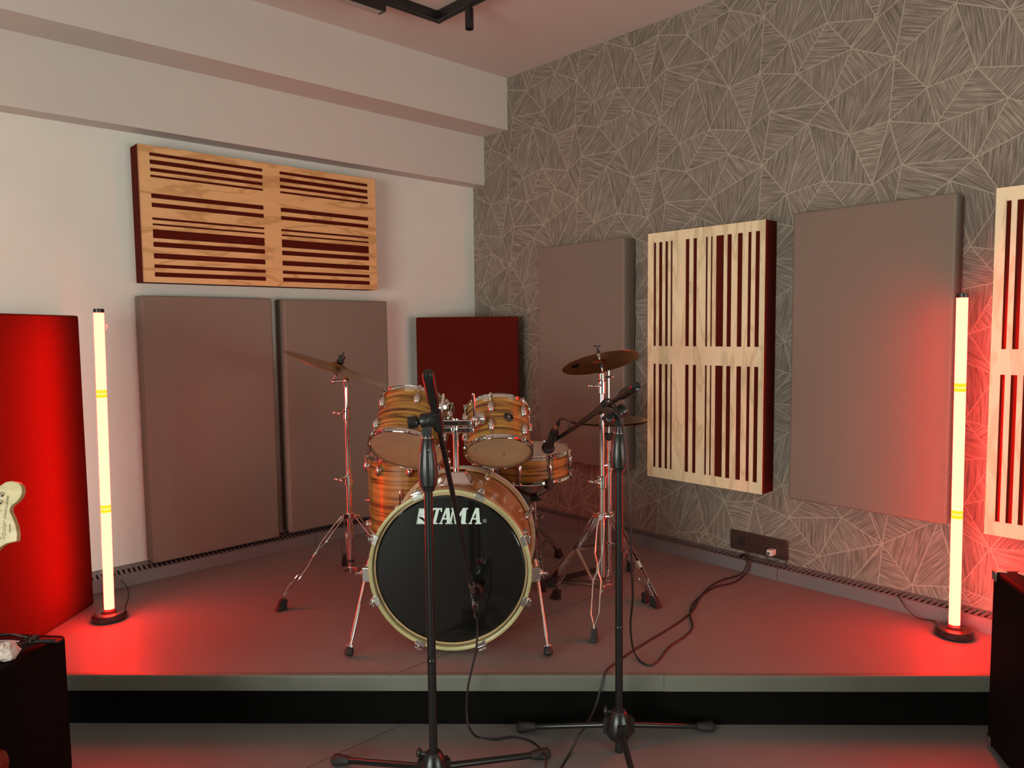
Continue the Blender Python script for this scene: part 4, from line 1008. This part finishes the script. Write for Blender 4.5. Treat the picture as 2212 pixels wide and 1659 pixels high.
# cables
le = mb_c + axL * .222
cable('microphone_cable', [le, le + axL * .03 + UP * -.01, at(1031, 1345, 2.30), at(1029, 1400, 2.295), at(1018, 1450, 2.29), at(1010, 1490, 2.285), at(1008, 1540, 2.285), at(1014, 1572, 2.27), flat(1032, 1592, FZ + .004), flat(1070, 1597, FZ + .004), flat(1110, 1592, FZ + .004), flat(1150, 1603, FZ + .004), flat(1175, 1628, FZ + .03), flat(1180, 1650, FZ + .026), flat(1165, 1690, FZ + .004), flat(1100, 1760, FZ + .004)], .0036, 'black cable dropping from the bass drum microphone to the floor')
re_ = mbr + (endR - mbr).normalized() * .222
cR = cwR.lerp(tipR, .55); hi_ = Vector((0, -.016, .012))
cable('microphone_cable', [re_, at(1216, 905, 2.76), at(1232, 911, 2.78), cwR.lerp(tipR, .80) + hi_, cwR.lerp(tipR, .62) + hi_, cwR.lerp(tipR, .44) + hi_ * 1.3, cwR.lerp(tipR, .30) + Vector((0, -.022, .024)), at(1338, 895, 2.19), at(1346, 935, 2.19), at(1353, 985, 2.20), at(1359, 1060, 2.21), at(1362, 1130, 2.22), at(1364, 1220, 2.26), at(1367, 1290, 2.31), at(1362, 1350, 2.37), flat(1368, 1403, .03), flat(1383, 1428, .004), flat(1404, 1437, .004), flat(1424, 1425, .004), flat(1445, 1398, .004), flat(1480, 1374, .004), flat(1496, 1354, .004), flat(1491, 1328, .004), flat(1500, 1300, .004), flat(1540, 1270, .004), flat(1585, 1258, .004), flat(1608, 1242, .006), onR(1618, 1225, .09), onR(1617, 1209, .085), onR(1609, 1198, .06), onR(1600, 1203, .04)], .0036, 'black cable running down the right microphone stand and back to the wall duct', samples=10)
cable('floor_cable', [onR(1597, 1203, .04), onR(1606, 1197, .06), onR(1612, 1207, .085), onR(1612, 1222, .092), flat(1598, 1241, .008), flat(1560, 1253, .004), flat(1535, 1266, .010), flat(1512, 1290, .004), flat(1497, 1318, .004), flat(1465, 1345, .004), flat(1400, 1385, .004), flat(1360, 1410, .004), flat(1330, 1432, .004), flat(1314, 1444, .005), at(1307, 1456, 2.375), at(1298, 1485, 2.355), at(1287, 1525, 2.34), at(1268, 1563, 2.30), flat(1250, 1590, FZ + .05), flat(1228, 1632, FZ + .004), flat(1195, 1690, FZ + .004), flat(1150, 1780, FZ + .004)], .0036, 'black cable crossing the stage from the wall duct and hanging over its front edge')

# ------------------------------------------------------------------ outlet, charger
c = [onR(1577.8, 1143.4, .012), onR(1701.6, 1168.7, .012), onR(1701.6, 1211.8, .012), onR(1578, 1184, .012)]
s0, s1 = uR.dot(c[0]), uR.dot(c[1]); z0, z1 = (c[3].z + c[2].z) / 2, (c[0].z + c[1].z) / 2
OT = thing('power_outlet', 'brown wall outlet plate with two modules low on the patterned wall', 'outlet', PR((s0 + s1) / 2, z0, 0))
mb = MB(); mb.frame(PR((s0 + s1) / 2, (z0 + z1) / 2, .0065), uR * (s1 - s0) / 2, uL * .006, UP * (z1 - z0) / 2); build('plate', mb, M_outlet, OT, bevel=.003)
wd = s1 - s0; zc = (z0 + z1) / 2; hh = (z1 - z0)
for a, b in ((.12, .44), (.48, .82)):
    mb = MB(); x0, x1 = s0 + wd * a, s0 + wd * b; mb.frame(PR((x0 + x1) / 2, zc, .0135), uR * (x1 - x0) / 2, uL * .0012, UP * hh * .27); md = build('socket_module', mb, M_outlet, OT, bevel=.0015)
    mb = MB()
    for q in (.30, .62): 
        for dx, dz in ((0, .012), (-.009, -.008), (.009, -.008)): mb.cyl(PR(x0 + (x1 - x0) * (.68 if a < .2 else q) + dx, zc + dz, .0142), PR(x0 + (x1 - x0) * (.68 if a < .2 else q) + dx, zc + dz, .0152), .0032, seg=10)
    if a < .2: mb.frame(PR(x0 + (x1 - x0) * .28, zc, .0150), uR * .018, uL * .0012, UP * hh * .20)
    build('socket_hole', mb, M_dark, md)
ch = onR(1666, 1193, .035); CH = thing('usb_charger', 'small white charger plugged into the brown wall outlet', 'charger', ch)
mb = MB(); mb.frame(ch, uR * .0145, uL * .0200, UP * .0135); build('charger_body', mb, M_white, CH, bevel=.004)
mb = MB(); mb.frame(ch - uL * .022 - uR * .002, uR * .006, uL * .003, UP * .003); build('plug', mb, M_blk, CH, bevel=.001)
cable('charger_cable', [ch - uL * .023 - uR * .002, ch - uL * .036 - UP * .006, ch - uL * .03 - UP * .030, onR(1672, 1213, .04), onR(1680, 1211, .03), onR(1690, 1205, .022), onR(1697, 1211, .02), onR(1697, 1220, .03), onR(1697, 1228, .04)], .0017, 'thin black cable from the white charger down into the duct', samples=8)

# ------------------------------------------------------------------ ceiling track with lights
cor = flat(948, 52, 2.645); TR_ = thing('ceiling_track', 'black square track light frame on the ceiling', 'track light', (cor.x, cor.y, CEIL))
wt = .034; zb, zt_ = 2.645, CEIL - .0005
mb = MB(); p_ = [cor, cor - uL * 2.4, cor - uL * 2.4 - uR * 0, cor]
def beam(a, b, inn):
    mb = MB(); d = (b - a); c = (a + b) / 2 + inn * wt / 2; mb.frame(Vector((c.x, c.y, (zb + zt_) / 2)), d / 2, inn * wt / 2, UP * (zt_ - zb) / 2)
    mb.frame(Vector((c.x, c.y, zb + .002)), d * .499, inn * .006, UP * .004, mi=1)
    return mb
build('track_arm', beam(cor, cor - uL * 2.2, uR), [M_blk, M_dark], TR_, smooth=False)
build('track_arm', beam(cor + uR * wt, cor + uR * 2.2, -uL), [M_blk, M_dark], TR_, smooth=False)
spx = flat(1017, 15, 2.645); ks = uR.dot(spx) - uR.dot(cor); spc = cor + uR * ks - uL * wt / 2
mb = MB(); a = Vector((spc.x, spc.y, zb)); bz = at(1017, 63, spc.y).z
mb.cyl(a, a - UP * .012, .012, seg=20); mb.lathe(a - UP * .010, -UP, [(.019, 0), (.020, .002), (.020, (zb - bz) - .010), (.018, (zb - bz) - .009), (.017, (zb - bz) - .02), (.001, (zb - bz) - .022)], 32)
tag(build('track_spotlight', mb, M_blk, origin=a), 'small black cylinder spotlight hanging from the ceiling track', 'spotlight')
e = flat(835, 24, 2.60); kk = uL.dot(cor) - uL.dot(e)
q0 = cor - uL * kk + uR * (wt / 2); mb = MB()
zl0 = 2.598
c0 = Vector((q0.x, q0.y, (zb + zl0) / 2)); mb.frame(c0 - uL * .45, uL * .45, uR * .026, UP * (zb - zl0) / 2)
LL = build('linear_track_light', mb, M_blk, origin=c0, bevel=.003); tag(LL, 'long black linear light under the left arm of the ceiling track', 'linear light')
mb = MB(); mb.frame(c0 - uL * .45 - UP * ((zb - zl0) / 2 + .001), uL * .43, uR * .016, UP * .002); build('light_lens', mb, mat('unlit_lens', (.35, .33, .3), .4), LL)

# ------------------------------------------------------------------ amplifiers
def amp(name, label, cat, corner, d1, L1, d2, L2, z1, corners=False):
    """cabinet: `corner` is its far top corner; d1 runs towards the camera, d2 away from the picture centre"""
    d1 = Vector(d1).normalized(); d2 = Vector(d2).normalized(); c = Vector((corner.x, corner.y, 0)) + d1 * L1 / 2 + d2 * L2 / 2
    t = thing(name, label, cat, (c.x, c.y, FZ)); mb = MB(); b0_ = FZ + .012
    mb.frame(Vector((c.x, c.y, (b0_ + z1) / 2)), d1 * L1 / 2, d2 * L2 / 2, UP * (z1 - b0_) / 2); build('cabinet', mb, M_cabinet, t, bevel=.012)
    mb = MB()
    for a in (-1, 1):
        for b in (-1, 1): mb.cyl(Vector((c.x, c.y, FZ)) + d1 * a * (L1 / 2 - .04) + d2 * b * (L2 / 2 - .04) + UP * .0005, Vector((c.x, c.y, FZ + .014)) + d1 * a * (L1 / 2 - .04) + d2 * b * (L2 / 2 - .04), .016, seg=16)
    build('rubber_feet', mb, M_rub, t)
    return t, c, d1, d2
zA = at(143, 1370, 1.95).z; cA = at(144, 1370, 1.95)
AL, cAL, dA1, dA2 = amp('guitar_amplifier', 'black guitar amplifier at the left picture edge, cables and a clip on its top', 'amplifier', cA, (-.127, -1, 0), .33, (-1, .127, 0), .52, zA)
mb = MB(); o = Vector((cAL.x, cAL.y, zA)); cn = Vector((cA.x, cA.y, zA))
mb.lathe(cn + dA1 * .02 + dA2 * .02 - UP * .022, UP, [(.001, 0), (.001, .0)], 4) if False else None
hs = at(118, 1376, 1.90); hs.z = zA
mb.tube([Vector((hs.x, hs.y, zA + .002)), hs + Vector((-.03, -.03, .016)), hs + Vector((-.09, -.10, .018)), hs + Vector((-.12, -.13, .002))], .007, 8)
mb.frame(hs + UP * .003, (.016, 0, 0), (0, .012, 0), (0, 0, .003)); build('carry_handle', mb, M_blk, AL, bevel=.001)
def on_top(px, py, dz=0.0): return flat(px, py, zA + dz)
cable('coiled_lead', [on_top(-60, 1385, .005), on_top(-10, 1374, .006), on_top(28, 1371, .010), on_top(52, 1376, .014), on_top(64, 1377, .012), on_top(50, 1384, .007), on_top(20, 1384, .005), on_top(-30, 1390, .005)], .0032, 'glossy dark lead looped on top of the left amplifier', m=M_blkm)
mb = MB(); mb.bar(on_top(42, 1401, .012), on_top(84, 1379, .018), .020, .008, side=UP); mb.bar(on_top(60, 1391, .018), on_top(80, 1372, .030), .014, .006); mb.ball(on_top(72, 1381, .026), .006)
tag(build('black_clamp', mb, M_blk, origin=on_top(60, 1391), bevel=.001), 'small black clip lying on the left amplifier, beside the pale crumpled bag', 'clip')
mb = MB(); mb.tube([on_top(-60, 1388, .010), on_top(20, 1386, .010), on_top(44, 1388, .010)], .005, 12); tag(build('jack_plug', mb, M_chrome, origin=on_top(20, 1386)), 'shiny metal plug rod lying on the left amplifier', 'plug')
# crumpled pale bag
rg = random.Random(3); mb = MB(); bc = on_top(8, 1408, .022); mb.ball(bc, 0, ((.036, 0, 0), (0, .028, 0), (0, 0, .024)), 11, 8)
for v in mb.v:
    d = (v - bc); v += d * rg.uniform(-.16, .14); v.z = max(v.z, zA + .001)
tag(build('plastic_bag', mb, noisy(mat('pale_translucent_plastic', (.6, .5, .45), .3), (.45, .36, .32), (.75, .66, .6), (60, 60, 60), 3), origin=bc, smooth=False), 'small crumpled pale plastic bag on top of the left amplifier', 'bag')

cR_ = at(2144, 1230, 2.262); zR_ = cR_.z
ARp, cAR, dR1, dR2 = amp('speaker_cabinet', 'black speaker cabinet with metal corners at the right picture edge', 'amplifier', cR_, (-.19, -1, 0), .62, (1, -.19, 0), .34, zR_)
for i, (a, b) in enumerate(((-1, -1), (1, -1), (-1, 1), (1, 1))):
    for zz, sz in ((zR_, -1), (FZ + .012, 1)):
        q = Vector((cAR.x, cAR.y, zz)) + dR1 * a * .31 + dR2 * b * .17; mb = MB(); k = .030
        i1, i2, i3 = -dR1 * a, -dR2 * b, UP * sz
        mb.frame(q + i1 * k / 2 + i2 * k / 2 - i3 * .0005, i1 * k / 2, i2 * k / 2, i3 * .0015); mb.frame(q + i1 * k / 2 + i3 * k / 2 - i2 * .0005, i1 * k / 2, i3 * k / 2, i2 * .0015); mb.frame(q + i2 * k / 2 + i3 * k / 2 - i1 * .0005, i2 * k / 2, i3 * k / 2, i1 * .0015)
        mb.ball(q + (i1 + i2 + i3) * .006, .0085); build('metal_corner', mb, M_steel, ARp, bevel=.001)
mb = MB(); q = Vector((cAR.x, cAR.y, zR_)) - dR1 * .27 - dR2 * .10; mb.lathe(q, UP, [(.016, 0), (.016, .003), (.008, .004)], 20); build('top_hat_rivet', mb, M_steel, ARp)
mb = MB(); q = Vector((cAR.x, cAR.y, (zR_ + FZ) / 2 + .06)) - dR2 * .171 - dR1 * .09; mb.prism([(-.05, 0), (.0, .035), (.0, -.035)], q, dR1, UP, -dR2 * .003); build('recessed_handle', mb, M_cabinet, ARp)

# ------------------------------------------------------------------ guitar
GY = 1.7
def G2(px, py): return at(px, py, GY)
M_neck = noisy(mat('aged_maple', (.5, .38, .18), .35), (.42, .31, .14), (.56, .44, .23), (12, 12, 60), 4)
GB = Vector((-1.262, 1.47, FZ)); GT_ = thing('electric_guitar', 'electric guitar with a maple headstock, leaning on the left amplifier', 'guitar', GB)
nut = at(-48, 1190, 1.69); hc_ = G2(10, 1110)
gy = (nut - GB).normalized(); gx = Vector((1, 0, 0)); gx = (gx - gy * gx.dot(gy)).normalized(); gn = gx.cross(gy)    # gn faces the camera side
if gn.y > 0: gn = -gn
outl = [(36, 1169.5), (37, 1152), (34, 1136), (27, 1117), (21, 1105), (21, 1098), (25, 1092), (37, 1083), (45, 1073), (48, 1061), (46, 1050), (38, 1042), (25, 1039), (13, 1041), (2, 1048), (-10, 1058), (-22, 1075), (-34, 1110), (-44, 1150), (-44, 1175), (-34, 1196), (-22, 1215), (0, 1183), (12, 1176), (24, 1172)]
outl = [(36, 1169.5), (37, 1152), (34, 1136), (27, 1117), (21, 1105), (21, 1098), (25, 1092), (37, 1083), (45, 1073), (48, 1061), (46, 1050), (38, 1042), (25, 1039), (13, 1041), (2, 1048), (-10, 1058), (-22, 1075), (-34, 1110), (-44, 1150), (-44, 1175), (-40, 1200), (-16, 1200), (-8, 1190), (0, 1182), (12, 1175), (24, 1171.5)]
def face_pt(px, py, dz=0.0):     # point of the headstock's face under a pixel
    r = ray(px, py); q = EYE + r * ((hc_ - EYE).dot(gn) / r.dot(gn)); return q + gn * dz
P3 = [face_pt(*q) for q in outl]; ctr = sum(P3, Vector()) / len(P3); poly = [((q - ctr).dot(gx), (q - ctr).dot(gy)) for q in P3]
mb = MB(); mb.prism(poly, ctr, gx, gy, -gn * .014); HS = build('headstock', mb, M_neck, GT_, bevel=.0012)
def gtext(txt, size, p, q, shear=0, m=M_ink, name='lettering'):
    a, b = face_pt(*p, .0004), face_pt(*q, .0004); X = (b - a).normalized(); Y = gn.cross(X); ts = text_mesh(txt, 1.0, shear); wmax = max(v.x for v in ts[0]); k = (b - a).length / wmax
    mb = MB(); mb.add([a + X * v.x * k + Y * v.y * k for v in ts[0]], ts[1]); return build(name, mb, m, HS, smooth=False)
M_gold = mat('faded_gold_print', (.22, .15, .05), .5)
gtext('STRATOCASTER', 1, (13, 1120), (20, 1070)); gtext('Squier', 1, (10, 1168), (15, 1124), .3, M_gold); gtext('Fender', 1, (24, 1150), (23, 1130), .3, M_ink)
mb = MB(); q = face_pt(2, 1069, 0); mb.lathe(q, gn, [(.007, 0), (.007, .002), (.0045, .003), (.0035, .008), (.0025, .016)], 20)
for k in range(5):
    q = face_pt(-1.5 - k * 5.2, 1086 + k * 19, 0); mb.lathe(q, gn, [(.006, 0), (.006, .002), (.0035, .003), (.003, .014)], 16)
build('tuning_post', mb, M_chrome, HS)
body_c = GB + gy * .235; nk0 = body_c + gy * .12; mb = MB(); nkt = nut + gy * .005 - gn * .008
mb.bar(nk0, nkt, .046, .022, side=gx); build('neck', mb, M_neck, GT_, bevel=.006)
bo = [(.03, .135), (.045, .15), (.07, .185), (.09, .199), (.11, .195), (.121, .175), (.120, .14), (.110, .09), (.105, .045), (.118, -.01), (.148, -.06), (.163, -.11), (.155, -.16), (.12, -.20), (.06, -.225), (0, -.23), (-.06, -.225), (-.12, -.205), (-.158, -.16), (-.165, -.10), (-.15, -.04), (-.12, .02), (-.112, .07), (-.118, .12), (-.13, .17), (-.135, .205), (-.115, .235), (-.085, .235), (-.06, .20), (-.045, .155), (-.03, .135)]
mb = MB(); bc_ = body_c - gn * .0; mb.prism(bo, bc_ - gn * .022, gx, gy, gn * .044); BDY = build('body', mb, M_sunb, GT_, bevel=.008)
mb = MB(); mb.prism([(x * .90, y * .90) for x, y in bo], bc_ + gn * .0225, gx, gy, gn * .002); build('pickguard', mb, M_cream, BDY)
